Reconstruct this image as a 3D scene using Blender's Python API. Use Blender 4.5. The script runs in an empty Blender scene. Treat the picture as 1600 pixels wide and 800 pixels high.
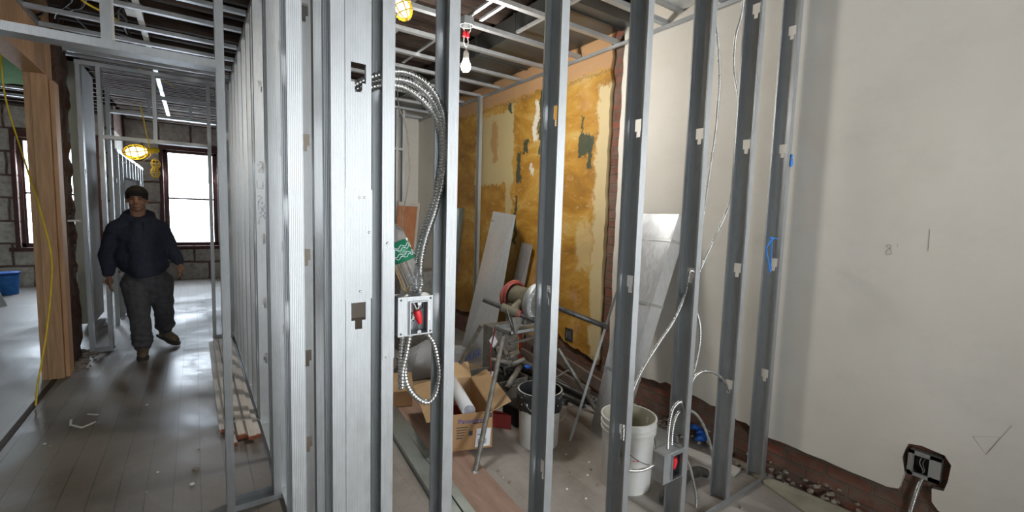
import bpy, bmesh, math, random
from math import pi, sin, cos, radians as R
from mathutils import Vector, Matrix, noise

random.seed(7)
# ------------------------------------------------------------------ camera
F = 706.3; YAW, PITCH, ROLL = R(35.056), R(5.026), R(1.685); CAMH = 1.5
_f = Vector((sin(YAW)*cos(PITCH), cos(YAW)*cos(PITCH), -sin(PITCH)))
_r = Vector((cos(YAW), -sin(YAW), 0)); _u = _r.cross(_f)
RR = _r*cos(ROLL) + _u*sin(ROLL); UU = -_r*sin(ROLL) + _u*cos(ROLL)
C0 = Vector((0, 0, CAMH))
def ray(x, y): return _f + RR*((x-800)/F) - UU*((y-400)/F)
def pl(x, y, ax, v):
    d = ray(x, y); return C0 + d*((v - C0[ax])/d[ax])
def pX(x, y, v): return pl(x, y, 0, v)
def pY(x, y, v): return pl(x, y, 1, v)
def pZ(x, y, v=0.0): return pl(x, y, 2, v)
S = bpy.context.scene
cd = bpy.data.cameras.new('camera'); cam = bpy.data.objects.new('camera', cd)
S.collection.objects.link(cam); S.camera = cam
cd.sensor_width = 36; cd.lens = 36*F/1600; cd.clip_start = 0.02
mw = Matrix.Identity(4)
for i in range(3):
    mw[i][0] = RR[i]; mw[i][1] = UU[i]; mw[i][2] = -_f[i]; mw[i][3] = C0[i]
cam.matrix_world = mw
# ------------------------------------------------------------------ world, light, exposure
W = bpy.data.worlds.new('world'); S.world = W; W.use_nodes = True
W.node_tree.nodes['Background'].inputs[0].default_value = (.80, .90, 1.0, 1)
W.node_tree.nodes['Background'].inputs[1].default_value = 5.0
S.view_settings.view_transform = 'Standard'; S.view_settings.look = 'None'
S.view_settings.gamma = 1; S.view_settings.use_curve_mapping = False
S.view_settings.exposure = 0.36
S.cycles.use_denoising = True; S.cycles.max_bounces = 8; S.cycles.diffuse_bounces = 5
S.cycles.glossy_bounces = 5; S.cycles.transmission_bounces = 8; S.cycles.transparent_max_bounces = 12
S.cycles.caustics_reflective = False; S.cycles.caustics_refractive = False
S.cycles.sample_clamp_indirect = 4.0
def area(name, loc, look, sx, sy, power, col):
    l = bpy.data.lights.new(name, 'AREA'); l.shape = 'RECTANGLE'; l.size = sx; l.size_y = sy
    l.energy = power; l.color = col
    o = bpy.data.objects.new(name, l); S.collection.objects.link(o); o.location = loc
    o.rotation_euler = Vector(look).to_track_quat('-Z', 'Y').to_euler(); return o
DAY = (.76, .87, 1.0); REAR = (.97, .985, 1.0)
# daylight standing in the window openings (far street front, and the rear windows behind the camera)
area('daylight_corridor_window', (-.05, 11.62, 1.65), (0, -1, -.25), .86, 1.9, 125, DAY)
area('daylight_side_window', (-2.0, 11.62, 1.65), (0, -1, -.25), .9, 1.9, 95, DAY)
area('daylight_rear_window_one', (-.45, -2.62, 1.66), (.1, 1, -.12), .95, 1.8, 24, REAR)
area('daylight_rear_window_two', (2.0, -2.62, 1.66), (-.15, 1, -.12), .95, 1.8, 74, REAR)

# ------------------------------------------------------------------ materials
class NT:
    def __init__(s, name):
        s.m = bpy.data.materials.new(name); s.m.use_nodes = True; s.t = s.m.node_tree; s.n = s.t.nodes; s.l = s.t.links
        s.b = s.n['Principled BSDF']; s.tc = s.n.new('ShaderNodeTexCoord')
    def new(s, t, **k):
        n = s.n.new('ShaderNode'+t)
        for a, v in k.items(): setattr(n, a, v)
        return n
    def put(s, sock, v):
        if hasattr(v, 'is_output') or isinstance(v, bpy.types.NodeSocket): s.l.new(v, sock)
        elif isinstance(v, (tuple, list)) and len(v) == 3 and sock.type == 'RGBA': sock.default_value = (*v, 1)
        else: sock.default_value = v
    def coord(s, scale=(1, 1, 1), loc=(0, 0, 0), rot=(0, 0, 0), src='Object'):
        m = s.new('Mapping'); s.l.new(s.tc.outputs[src], m.inputs[0])
        m.inputs['Scale'].default_value = scale; m.inputs['Location'].default_value = loc; m.inputs['Rotation'].default_value = rot
        return m.outputs[0]
    def noise(s, scale, detail=4, vec=None, rough=.55, dist=0):
        n = s.new('TexNoise'); s.put(n.inputs['Scale'], scale); n.inputs['Detail'].default_value = detail
        n.inputs['Roughness'].default_value = rough; n.inputs['Distortion'].default_value = dist
        s.l.new(vec or s.tc.outputs['Object'], n.inputs['Vector']); return n.outputs['Fac']
    def ramp(s, fac, stops):
        r = s.new('ValToRGB'); s.put(r.inputs[0], fac); e = r.color_ramp.elements
        while len(e) < len(stops): e.new(.5)
        for el, (p, c) in zip(e, stops):
            el.position = p; el.color = (*c, 1) if isinstance(c, (tuple, list)) else (c, c, c, 1)
        return r.outputs[0]
    def mix(s, fac, a, b, mode='MIX'):
        n = s.new('Mix', data_type='RGBA', blend_type=mode); s.put(n.inputs[0], fac); s.put(n.inputs[6], a); s.put(n.inputs[7], b)
        return n.outputs[2]
    def math(s, op, a, b=0.0, c=None):
        n = s.new('Math', operation=op); s.put(n.inputs[0], a); s.put(n.inputs[1], b)
        if c is not None: s.put(n.inputs[2], c)
        return n.outputs[0]
    def xyz(s, vec=None):
        n = s.new('SeparateXYZ'); s.l.new(vec or s.tc.outputs['Object'], n.inputs[0]); return n.outputs
    def comb(s, x, y, z=0.0):
        n = s.new('CombineXYZ'); s.put(n.inputs[0], x); s.put(n.inputs[1], y); s.put(n.inputs[2], z); return n.outputs[0]
    def bump(s, h, strength=.3, dist=.01, chain=None):
        n = s.new('Bump'); n.inputs['Strength'].default_value = strength; n.inputs['Distance'].default_value = dist
        s.l.new(h, n.inputs['Height'])
        if chain: s.l.new(chain, n.inputs['Normal'])
        s.l.new(n.outputs[0], s.b.inputs['Normal']); return n.outputs[0]
    def out(s, col=None, rough=None, metal=None):
        if col is not None: s.put(s.b.inputs['Base Color'], col)
        if rough is not None: s.put(s.b.inputs['Roughness'], rough)
        if metal is not None: s.put(s.b.inputs['Metallic'], metal)
        return s.m
def simple(name, c1, c2=None, scale=20, rough=.6, metal=0, bump=0, detail=4, stretch=(1, 1, 1)):
    t = NT(name); c2 = c2 or tuple(x*.75 for x in c1)
    v = t.coord(stretch); n = t.noise(scale, detail, v)
    if bump: t.bump(n, bump, .005)
    return t.out(t.ramp(n, [(.3, c2), (.7, c1)]), rough, metal)

def galv(name, base=(.74, .76, .77), rough=.33, flute=.0, metal=.9):
    t = NT(name)
    spangle = t.noise(55, 5, t.coord((1, 1, .35)), .6); big = t.noise(3.5, 3, t.coord((1, 1, .3)))
    f = t.math('ADD', t.math('MULTIPLY', spangle, .5), t.math('MULTIPLY', big, .5))
    col = t.ramp(f, [(.32, tuple(x*.80 for x in base)), (.62, base)])
    r = t.math('ADD', t.math('MULTIPLY', spangle, .22), rough-.1)
    h = t.noise(9, 2, t.coord((1, 1, .25)))
    b0 = t.bump(t.noise(2.2, 1, t.coord((1, 1, .6))), .22, .12); b1 = t.bump(h, .06, .02, b0)
    if flute:
        x, y, z = t.xyz(); s = t.math('SINE', t.math('MULTIPLY', t.math('ADD', x, y), 2*pi/.0042))
        t.bump(s, flute, .0006, b1)
    return t.out(col, r, metal)
M = {}
M['galv'] = galv('galvanised_steel', (.51, .53, .54), .49, flute=.4)
M['galv_dull'] = galv('dull_galvanised_steel', (.60, .62, .62), .42)
M['galv_green'] = galv('greenish_steel', (.50, .57, .55), .40)
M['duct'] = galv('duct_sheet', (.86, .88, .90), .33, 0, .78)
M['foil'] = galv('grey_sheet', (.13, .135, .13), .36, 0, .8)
M['conduit'] = galv('conduit_steel', (.62, .62, .60), .28)
M['pipe'] = simple('black_iron_pipe', (.13, .125, .12), (.06, .06, .06), 30, .45, .6)
M['castiron'] = simple('grey_cast_iron', (.30, .29, .26), (.17, .16, .14), 25, .55, .5, .2)
M['olive'] = simple('dusty_olive_iron', (.19, .17, .115), (.11, .10, .07), 18, .6, .2, .2)
M['lumber'] = simple('fresh_fir', (.66, .42, .24), (.48, .28, .15), 5, .65, 0, .1, 6, (9, 9, .8))
M['plank'] = simple('pale_plank', (.86, .81, .76), (.68, .61, .54), 5, .7, 0, .1, 6, (9, .8, 9))
M['plank_end'] = simple('red_painted_end', (.42, .13, .06), None, 30, .7)
M['oldwood'] = simple('old_dark_wood', (.085, .055, .04), (.03, .022, .018), 6, .85, 0, .3, 6, (1, 8, 8))
M['lath'] = simple('old_lath', (.24, .18, .14), (.11, .08, .065), 6, .85, 0, .3, 6)
M['darkred'] = simple('brown_window_paint', (.13, .05, .04), (.08, .035, .03), 12, .6)
M['black'] = simple('black_rubber', (.02, .02, .02), (.01, .01, .01), 12, .5)
M['white_plastic'] = simple('white_bucket_plastic', (.78, .78, .76), (.66, .65, .61), 8, .4)
M['bucket_inside'] = simple('dirty_bucket_lining', (.56, .54, .44), (.36, .34, .27), 7, .6)
M['tar'] = simple('black_tar', (.04, .042, .045), (.015, .015, .017), 18, .3, 0, .5)
M['red'] = simple('red_plastic', (.75, .03, .04), (.6, .02, .03), 12, .4)
M['redtool'] = simple('worn_red_enamel', (.38, .05, .04), (.22, .03, .03), 12, .5)
M['redcord'] = simple('faded_red_cord', (.42, .10, .07), (.3, .06, .05), 30, .6)
M['yellow'] = simple('yellow_plastic', (.85, .62, .02), (.7, .48, .02), 15, .4)
M['bluetape'] = simple('blue_tape', (.05, .28, .80), (.02, .18, .62), 20, .5)
M['blueglove'] = simple('blue_rubber', (.02, .14, .55), (.01, .08, .36), 20, .45, 0, .3)
M['card'] = simple('cardboard', (.52, .31, .15), (.42, .24, .11), 6, .8)
M['card_in'] = simple('cardboard_inside', (.56, .38, .21), (.44, .29, .15), 6, .85)
M['paper'] = simple('white_paper', (.82, .84, .87), (.74, .76, .80), 10, .7)
M['brownpaper'] = simple('brown_paper', (.42, .31, .20), (.27, .20, .13), 7, .85, 0, .3)
M['plywood'] = simple('pinkish_board', (.42, .28, .22), (.30, .20, .15), 5, .8, 0, .1, 5, (6, 1, 6))
M['door'] = simple('varnished_door_wood', (.46, .20, .09), (.33, .13, .055), 5, .45, 0, .05, 5, (6, 6, .7))
M['cream'] = simple('cream_plaster', (.72, .60, .46), (.52, .40, .30), 8, .9, 0, .4)
M['gypsum'] = simple('grey_gypsum', (.56, .54, .49), (.44, .42, .38), 7, .85)
M['gypgreen'] = simple('dusty_green_gypsum', (.36, .34, .26), (.24, .22, .17), 7, .85)
M['whiteboard'] = simple('pale_wallboard', (.84, .84, .82), (.74, .75, .75), 5, .7)
M['greenceil'] = simple('green_paint', (.11, .36, .07), (.09, .30, .06), 5, .95)
M['ink'] = simple('pencil_ink', (.08, .08, .08), None, 5, .7)
M['blueink'] = simple('blue_ink', (.04, .10, .45), None, 5, .6)
M['greenink'] = simple('green_label', (.02, .20, .10), (.015, .15, .08), 10, .4)
M['yellowlabel'] = simple('yellow_label', (.75, .65, .03), None, 10, .5)
M['rubble'] = simple('plaster_rubble', (.40, .35, .29), (.20, .16, .13), 30, .9, 0, .4)
M['hoodie'] = simple('navy_fleece', (.034, .040, .066), (.022, .026, .046), 40, .95, 0, .3)
M['trousers'] = simple('charcoal_denim', (.085, .085, .095), (.055, .055, .065), 25, .9, 0, .3)
M['boot'] = simple('tan_boot_leather', (.17, .13, .09), (.10, .075, .05), 20, .7, 0, .2)
M['sole'] = simple('boot_sole', (.05, .045, .04), None, 20, .8)
M['hair'] = simple('black_hair', (.016, .013, .012), (.008, .007, .007), 60, .9, 0, .6, 4, (1, 1, .3))
M['grimy'] = simple('grimy_fittings', (.16, .15, .14), (.07, .065, .06), 25, .5, .7, .2)
M['darkmetal'] = simple('dark_wire', (.09, .09, .09), (.05, .05, .05), 25, .5, .3)
M['copper_wire'] = simple('wire_red_white', (.7, .68, .64), None, 20, .4)
M['wcap'] = simple('light_fixture_white', (.7, .7, .68), None, 20, .4)

t = NT('skin'); n = t.noise(14, 3)
M['skin'] = t.out(t.ramp(n, [(.3, (.25, .125, .08)), (.7, (.36, .19, .125))]), .5)
t.b.inputs['Subsurface Weight'].default_value = .1; t.b.inputs['Subsurface Radius'].default_value = (.01, .004, .002)

def emit(name, col, st):
    t = NT(name); t.b.inputs['Base Color'].default_value = (.9, .9, .85, 1)
    t.b.inputs['Emission Color'].default_value = (*col, 1); t.b.inputs['Emission Strength'].default_value = st; return t.m
M['bulb'] = emit('lit_bulb_glass', (1, .96, .90), 60)
M['wbulb'] = emit('lit_lamp_glass', (1, .83, .40), 4)

t = NT('clear_plastic'); t.b.inputs['Base Color'].default_value = (.93, .95, .95, 1); t.b.inputs['Transmission Weight'].default_value = .92
t.b.inputs['Roughness'].default_value = .12; t.b.inputs['IOR'].default_value = 1.18
t.bump(t.noise(35, 2), .3, .004); M['clear'] = t.m
t = NT('poly_bag'); t.b.inputs['Base Color'].default_value = (.75, .78, .82, 1); t.b.inputs['Transmission Weight'].default_value = .55
t.b.inputs['Roughness'].default_value = .25; t.b.inputs['IOR'].default_value = 1.2; t.bump(t.noise(14, 4, None, .6, 1.), .9, .02); M['bag'] = t.m
t = NT('window_glass'); t.b.inputs['Transmission Weight'].default_value = 1; t.b.inputs['Roughness'].default_value = .0
t.b.inputs['IOR'].default_value = 1.02; t.b.inputs['Base Color'].default_value = (1, 1, 1, 1); M['glass'] = t.m

# floor: dirty boards running along the corridor
t = NT('dirty_floorboards'); x, y, z = t.xyz()
wob = t.noise(.8, 2)
v = t.comb(y, t.math('ADD', x, t.math('MULTIPLY', wob, .03)))
br = t.new('TexBrick'); t.l.new(v, br.inputs['Vector']); br.offset = .37
for k, q in (('Scale', 1), ('Mortar Size', .003), ('Mortar Smooth', .1), ('Brick Width', 2.6), ('Row Height', .118)): br.inputs[k].default_value = q
br.inputs['Color1'].default_value = (.20, .165, .14, 1); br.inputs['Color2'].default_value = (.14, .115, .10, 1); br.inputs['Mortar'].default_value = (.035, .028, .022, 1)
grain = t.noise(5, 6, t.coord((14, 1, 1)), .65)
c = t.mix(t.math('MULTIPLY', grain, .5), br.outputs[0], (.10, .08, .065))
dust = t.noise(1.1, 9, None, .68, .4); dustm = t.ramp(dust, [(.38, 0.0), (.66, 1.0)])
c = t.mix(t.math('MULTIPLY', dustm, .72), c, (.34, .315, .285))
fine = t.ramp(t.noise(38, 6, None, .7), [(.60, 0.0), (.72, 1.0)])
c = t.mix(t.math('MULTIPLY', fine, .35), c, (.50, .47, .43))
lw = t.math('MULTIPLY', t.math('LESS_THAN', x, -1.02), .55)      # the left room lies under plaster dust
c = t.mix(lw, c, (.42, .40, .37))
rw = t.math('MULTIPLY', t.math('GREATER_THAN', x, .45), t.math('ADD', .25, t.math('MULTIPLY', dustm, .4)))      # room floor: dust, plus a lighter colour painted in for brighter light
c = t.mix(rw, c, (.50, .47, .43))
t.bump(t.math('ADD', t.math('MULTIPLY', br.outputs['Fac'], -1.0), t.math('MULTIPLY', dust, .6)), .35, .01)
M['floor'] = t.out(c, t.ramp(dust, [(.35, .38), (.65, .70)]))

# brick (used on the x-facing walls: coordinates y,z) and on the y-facing walls (x,z)
def brick(name, ax, white=0.0, dark=1.0):
    t = NT(name); x, y, z = t.xyz(); a = y if ax == 'y' else x
    wv = t.noise(3, 3); v = t.comb(t.math('ADD', a, t.math('MULTIPLY', wv, .02)), t.math('ADD', z, t.math('MULTIPLY', wv, .03)))
    b = t.new('TexBrick'); t.l.new(v, b.inputs['Vector'])
    for k, q in (('Scale', 1), ('Mortar Size', .009), ('Mortar Smooth', .3), ('Brick Width', .21), ('Row Height', .072)): b.inputs[k].default_value = q
    d = dark
    b.inputs['Color1'].default_value = (.27*d, .095*d, .06*d, 1); b.inputs['Color2'].default_value = (.17*d, .075*d, .05*d, 1); b.inputs['Mortar'].default_value = (.15*d, .11*d, .085*d, 1)
    n = t.noise(7, 7, None, .7); c = t.mix(t.ramp(n, [(.40, 0.0), (.62, .8)]), b.outputs[0], (.21*d, .16*d, .125*d))
    if white:
        w = t.ramp(t.noise(2.1, 5, None, .6, .6), [(.5-white*.16, 1.0), (.54-white*.10, 0.0)])
        c = t.mix(w, (.62, .58, .50), c)
    t.bump(t.math('ADD', t.math('MULTIPLY', b.outputs['Fac'], -.8), n), .8, .02)
    return t.out(c, .9)
M['brick'] = brick('old_red_brick', 'y'); M['brick_far'] = brick('whitewashed_brick', 'x', 0.2, .8)
M['brick_dark'] = brick('sooty_brick', 'y', 0, .45)

# far front wall: painted blocks between brown piers
t = NT('painted_far_masonry'); x, y, z = t.xyz(); wv = t.noise(2.2, 4)
v = t.comb(t.math('ADD', x, t.math('MULTIPLY', wv, .08)), t.math('ADD', z, t.math('MULTIPLY', wv, .08)))
b = t.new('TexBrick'); t.l.new(v, b.inputs['Vector'])
for k, q in (('Scale', 1), ('Mortar Size', .032), ('Mortar Smooth', .8), ('Brick Width', .52), ('Row Height', .40)): b.inputs[k].default_value = q
b.inputs['Color1'].default_value = (.78, .75, .68, 1); b.inputs['Color2'].default_value = (.66, .62, .55, 1); b.inputs['Mortar'].default_value = (.13, .065, .05, 1)
n = t.noise(9, 7, None, .7); c = t.mix(t.ramp(n, [(.42, 0.0), (.66, .7)]), b.outputs[0], (.34, .27, .21))
t.bump(n, .6, .02); M['farwall'] = t.out(c, .9)

# off-white plaster of the right wall
t = NT('scuffed_white_plaster'); n1 = t.noise(.9, 6, None, .6, .3); n2 = t.noise(11, 7, None, .72); n3 = t.noise(3.1, 6, t.coord((1, 1, 1.6), (7, 3, 2)), .7)
c = t.ramp(n1, [(.32, (.74, .695, .61)), (.68, (.83, .80, .73))])
c = t.mix(t.ramp(n3, [(.50, 0.0), (.85, .28)]), c, (.52, .49, .43))
c = t.mix(t.ramp(n2, [(.70, 0.0), (.76, .55)]), c, (.42, .39, .34))
t.bump(n1, .15, .01); M['plaster'] = t.out(c, .62)

# ochre wall: stripped wallpaper layers
t = NT('ochre_stripped_plaster'); x, y, z = t.xyz(); wn = t.noise(7, 5, None, .65); wn2 = t.noise(19, 5, None, .65)
yy = t.math('ADD', y, t.math('MULTIPLY', t.math('SUBTRACT', wn, .5), .22)); zz = t.math('ADD', z, t.math('MULTIPLY', t.math('SUBTRACT', wn2, .5), .20))
a = t.noise(2.1, 7, t.coord((1, 1, 1.6)), .62, .8)
c = t.ramp(a, [(.30, (.28, .135, .022)), (.46, (.45, .225, .03)), (.56, (.55, .31, .055)), (.68, (.63, .46, .18))])
pnk = t.noise(3.3, 5, t.coord((1, 1, .8), (5, 3, 1)), .6)
c = t.mix(t.ramp(pnk, [(.60, 0.0), (.72, .6)]), c, (.62, .36, .22))
strk = t.noise(4, 6, t.coord((1, 2.2, 6)), .7, .5)
c = t.mix(t.ramp(strk, [(.58, 0.0), (.72, .55)]), c, (.74, .60, .33))
def rect(y0, y1, z0, z1, s=.03):
    def edge(v, lo, hi):
        m1 = t.new('MapRange', interpolation_type='SMOOTHSTEP'); t.put(m1.inputs[0], v); m1.inputs[1].default_value = lo-s; m1.inputs[2].default_value = lo+s
        m2 = t.new('MapRange', interpolation_type='SMOOTHSTEP'); t.put(m2.inputs[0], v); m2.inputs[1].default_value = hi-s; m2.inputs[2].default_value = hi+s
        return t.math('MULTIPLY', m1.outputs[0], t.math('SUBTRACT', 1.0, m2.outputs[0]))
    return t.math('MULTIPLY', edge(yy, y0, y1), edge(zz, z0, z1))
def over(cc, m, col, k=1.0): return t.mix(t.math('MULTIPLY', m, k), cc, col)
c = over(c, rect(3.98, 4.75, 1.85, 2.62, .015), (.62, .50, .26), .9)
c = over(c, rect(3.98, 4.10, 1.2, 2.7, .015), (.60, .49, .25), .8)
c = over(c, rect(4.28, 4.40, 2.1, 2.55, .015), (.48, .25, .08), .8)
c = over(c, rect(2.55, 2.75, .3, 2.6, .02), (.70, .58, .33), .85)
c = over(c, rect(2.76, 2.95, 1.05, 1.45, .03), (.72, .58, .30), .6)
c = over(c, rect(2.2, 7.0, 2.72, 3.0, .012), (.52, .31, .17), .85)
c = over(c, rect(2.2, 7.0, 2.685, 2.70, .006), (.25, .16, .07), .8)
c = over(c, rect(3.55, 3.62, 2.25, 2.62, .012), (.80, .77, .66), .95)
c = over(c, rect(3.62, 3.66, 1.92, 2.02, .01), (.80, .77, .66), .9)
GR = (.045, .065, .04)
for q in ((2.84, 2.97, 2.02, 2.22), (2.80, 2.86, 1.92, 2.20), (2.93, 2.96, 2.2, 2.38), (3.47, 3.54, 2.1, 2.72), (3.72, 3.80, 2.14, 2.27), (3.82, 3.90, 1.85, 2.15), (4.02, 4.09, 2.58, 2.68), (3.88, 3.93, 1.2, 1.7)):
    c = over(c, rect(*q, .008), GR, .95)
c = over(c, rect(2.4, 7, .0, .30, .05), (.30, .17, .11), .8)
t.bump(t.math('ADD', a, t.math('MULTIPLY', strk, .4)), .35, .012); M['ochre'] = t.out(c, .55)

# ------------------------------------------------------------------ mesh helpers
COL = S.collection
def root_loc(o):
    while o.parent: o = o.parent
    return o.location.copy()
def tag(o, label=None, cat=None, group=None, kind=None):
    for k, v in (('label', label), ('category', cat), ('group', group), ('kind', kind)):
        if v: o[k] = v
    return o
def thing(name, label, cat, loc=(0, 0, 0), group=None):
    o = bpy.data.objects.new(name, None); COL.objects.link(o); o.location = loc; o.empty_display_size = .05
    return tag(o, label, cat, group)
def frame_of(d, up=Vector((0, 0, 1))):
    d = d.normalized()
    if abs(d.dot(up)) > .98: up = Vector((1, 0, 0)) if abs(d.x) < .9 else Vector((0, 1, 0))
    a = up.cross(d).normalized(); b = d.cross(a).normalized(); return a, b
class MB:
    def __init__(s): s.v = []; s.f = []
    def add(s, vs, fs, T=None):
        o = len(s.v); s.v += [tuple(T @ Vector(v)) if T else tuple(v) for v in vs]; s.f += [tuple(i+o for i in f) for f in fs]; return s
    def box(s, x0, y0, z0, x1, y1, z1, T=None):
        vs = [(x, y, z) for z in (z0, z1) for y in (y0, y1) for x in (x0, x1)]
        return s.add(vs, [(0, 2, 3, 1), (4, 5, 7, 6), (0, 1, 5, 4), (2, 6, 7, 3), (0, 4, 6, 2), (1, 3, 7, 5)], T)
    def bar(s, p0, p1, w, h, up=Vector((0, 0, 1))):
        p0, p1 = Vector(p0), Vector(p1); a, b = frame_of(p1-p0, Vector(up)); vs = []
        for p in (p0, p1):
            for i, j in ((-1, -1), (1, -1), (1, 1), (-1, 1)): vs.append(p + a*(i*w/2) + b*(j*h/2))
        return s.add(vs, [(3, 2, 1, 0), (4, 5, 6, 7), (0, 1, 5, 4), (1, 2, 6, 5), (2, 3, 7, 6), (3, 0, 4, 7)])
    def tube(s, path, r, n=10, caps=True, flat=1.0):
        P = [Vector(p) for p in path]; m = len(P); rr = r if isinstance(r, (list, tuple)) else [r]*m
        a = None; o = len(s.v); 
        for i, p in enumerate(P):
            d = (P[min(i+1, m-1)] - P[max(i-1, 0)]).normalized()
            if a is None: a, b = frame_of(d)
            else: a = (a - d*a.dot(d)).normalized(); b = d.cross(a).normalized()
            for k in range(n):
                t_ = 2*pi*k/n; s.v.append(tuple(p + a*(cos(t_)*rr[i]) + b*(sin(t_)*rr[i]*flat)))
        for i in range(m-1):
            for k in range(n): s.f.append((o+i*n+k, o+i*n+(k+1) % n, o+(i+1)*n+(k+1) % n, o+(i+1)*n+k))
        if caps: s.f.append(tuple(o+k for k in reversed(range(n)))); s.f.append(tuple(o+(m-1)*n+k for k in range(n)))
        return s
    def cyl(s, p0, p1, r, n=20, r1=None): return s.tube([p0, p1], [r, r1 if r1 is not None else r], n)
    def lathe(s, prof, c=(0, 0, 0), n=32, T=None, closed=False):
        o = len(s.v); c = Vector(c); vs = []
        for r, z in prof:
            for k in range(n): vs.append(c + Vector((r*cos(2*pi*k/n), r*sin(2*pi*k/n), z)))
        m = len(prof); fs = []
        for i in range(m if closed else m-1):
            j = (i+1) % m
            for k in range(n): fs.append((i*n+k, i*n+(k+1) % n, j*n+(k+1) % n, j*n+k))
        return s.add(vs, fs, T)
    def ball(s, c, rx, ry=None, rz=None, n=16, T=None):
        ry = ry or rx; rz = rz or rx; c = Vector(c); vs = []; h = n//2
        for i in range(h+1):
            ph = pi*i/h
            for k in range(n): vs.append((rx*sin(ph)*cos(2*pi*k/n), ry*sin(ph)*sin(2*pi*k/n), rz*cos(ph)))
        fs = [(i*n+k, (i+1)*n+k, (i+1)*n+(k+1) % n, i*n+(k+1) % n) for i in range(h) for k in range(n)]
        TT = Matrix.Translation(c) @ T if T else Matrix.Translation(c)
        return s.add(vs, fs, TT)
    def prism(s, poly, a, b, T=None):
        n = len(poly); vs = [(p[0], p[1], a) for p in poly]+[(p[0], p[1], b) for p in poly]
        fs = [tuple(reversed(range(n))), tuple(range(n, 2*n))]+[(i, (i+1) % n, n+(i+1) % n, n+i) for i in range(n)]
        return s.add(vs, fs, T)
    def build(s, name, mat, parent=None, smooth=False, bevel=0, solid=0, recentre=True, local=False):
        me = bpy.data.meshes.new(name)
        off = Vector((0, 0, 0))
        if parent is not None:
            off = Vector((0, 0, 0)) if local else root_loc(parent)
        elif recentre and s.v:
            xs = [v[0] for v in s.v]; ys = [v[1] for v in s.v]; zs = [v[2] for v in s.v]
            off = Vector(((min(xs)+max(xs))/2, (min(ys)+max(ys))/2, min(zs)))
        me.from_pydata([tuple(Vector(v)-off) for v in s.v], [], s.f); me.update()
        bm = bmesh.new(); bm.from_mesh(me); bmesh.ops.remove_doubles(bm, verts=bm.verts, dist=1e-6)
        bmesh.ops.recalc_face_normals(bm, faces=bm.faces); bm.to_mesh(me); bm.free()
        mats = mat if isinstance(mat, list) else [mat]
        for m_ in mats: me.materials.append(M[m_] if isinstance(m_, str) else m_)
        o = bpy.data.objects.new(name, me); COL.objects.link(o)
        if parent is not None: o.parent = parent
        else: o.location = off
        if smooth:
            for p in me.polygons: p.use_smooth = True
            try: me.set_sharp_from_angle(angle=R(45))
            except Exception: pass
        if solid:
            md = o.modifiers.new('sheet', 'SOLIDIFY'); md.thickness = solid; md.offset = 0
        if bevel:
            md = o.modifiers.new('edge', 'BEVEL'); md.width = bevel; md.segments = 2; md.limit_method = 'ANGLE'; md.angle_limit = R(40)
        return o
def struct(name, mb, mat, **k):
    o = mb.build(name, mat, None, recentre=False, **k); o['kind'] = 'structure'; return o
def copy_tree(o, parent=None):
    c = o.copy(); COL.objects.link(c); c.parent = parent
    for ch in [q for q in COL.objects if q.parent == o]: copy_tree(ch, c)
    return c
def catmull(P, step):
    P = [Vector(p) for p in P]; Q = [P[0]*2-P[1]]+P+[P[-1]*2-P[-2]]; out = []
    for i in range(1, len(Q)-2):
        L = (Q[i+1]-Q[i]).length; n = max(2, int(L/step))
        for k in range(n):
            t_ = k/n; a, b, c_, d = Q[i-1], Q[i], Q[i+1], Q[i+2]
            out.append(.5*((2*b)+(c_-a)*t_+(2*a-5*b+4*c_-d)*t_*t_+(3*b-a-3*c_+d)*t_**3))
    out.append(P[-1]); return out
def text_mesh(name, s, size, mat, parent, origin, X, Y, ext=.0006, align='LEFT'):
    cu = bpy.data.curves.new(name, 'FONT'); cu.body = s; cu.size = size; cu.extrude = ext; cu.align_x = align; cu.resolution_u = 3
    tmp = bpy.data.objects.new('tmp', cu); COL.objects.link(tmp)
    bpy.context.view_layer.update()
    me = bpy.data.meshes.new_from_object(tmp.evaluated_get(bpy.context.evaluated_depsgraph_get()))
    bpy.data.objects.remove(tmp); X = Vector(X).normalized(); Y = Vector(Y).normalized(); Z = X.cross(Y)
    off = root_loc(parent) if parent else Vector(origin)
    T = Matrix(((X.x, Y.x, Z.x, 0), (X.y, Y.y, Z.y, 0), (X.z, Y.z, Z.z, 0), (0, 0, 0, 1)))
    me.transform(Matrix.Translation(Vector(origin)-off) @ T); me.materials.clear(); me.materials.append(M[mat])
    o = bpy.data.objects.new(name, me); COL.objects.link(o)
    if parent: o.parent = parent
    else: o.location = off
    return o
def stroke(mb, pts, o, X, Y, r=.0012):
    X, Y, o = Vector(X), Vector(Y), Vector(o); mb.tube([o+X*a+Y*b for a, b in pts], r, 5)

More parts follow.
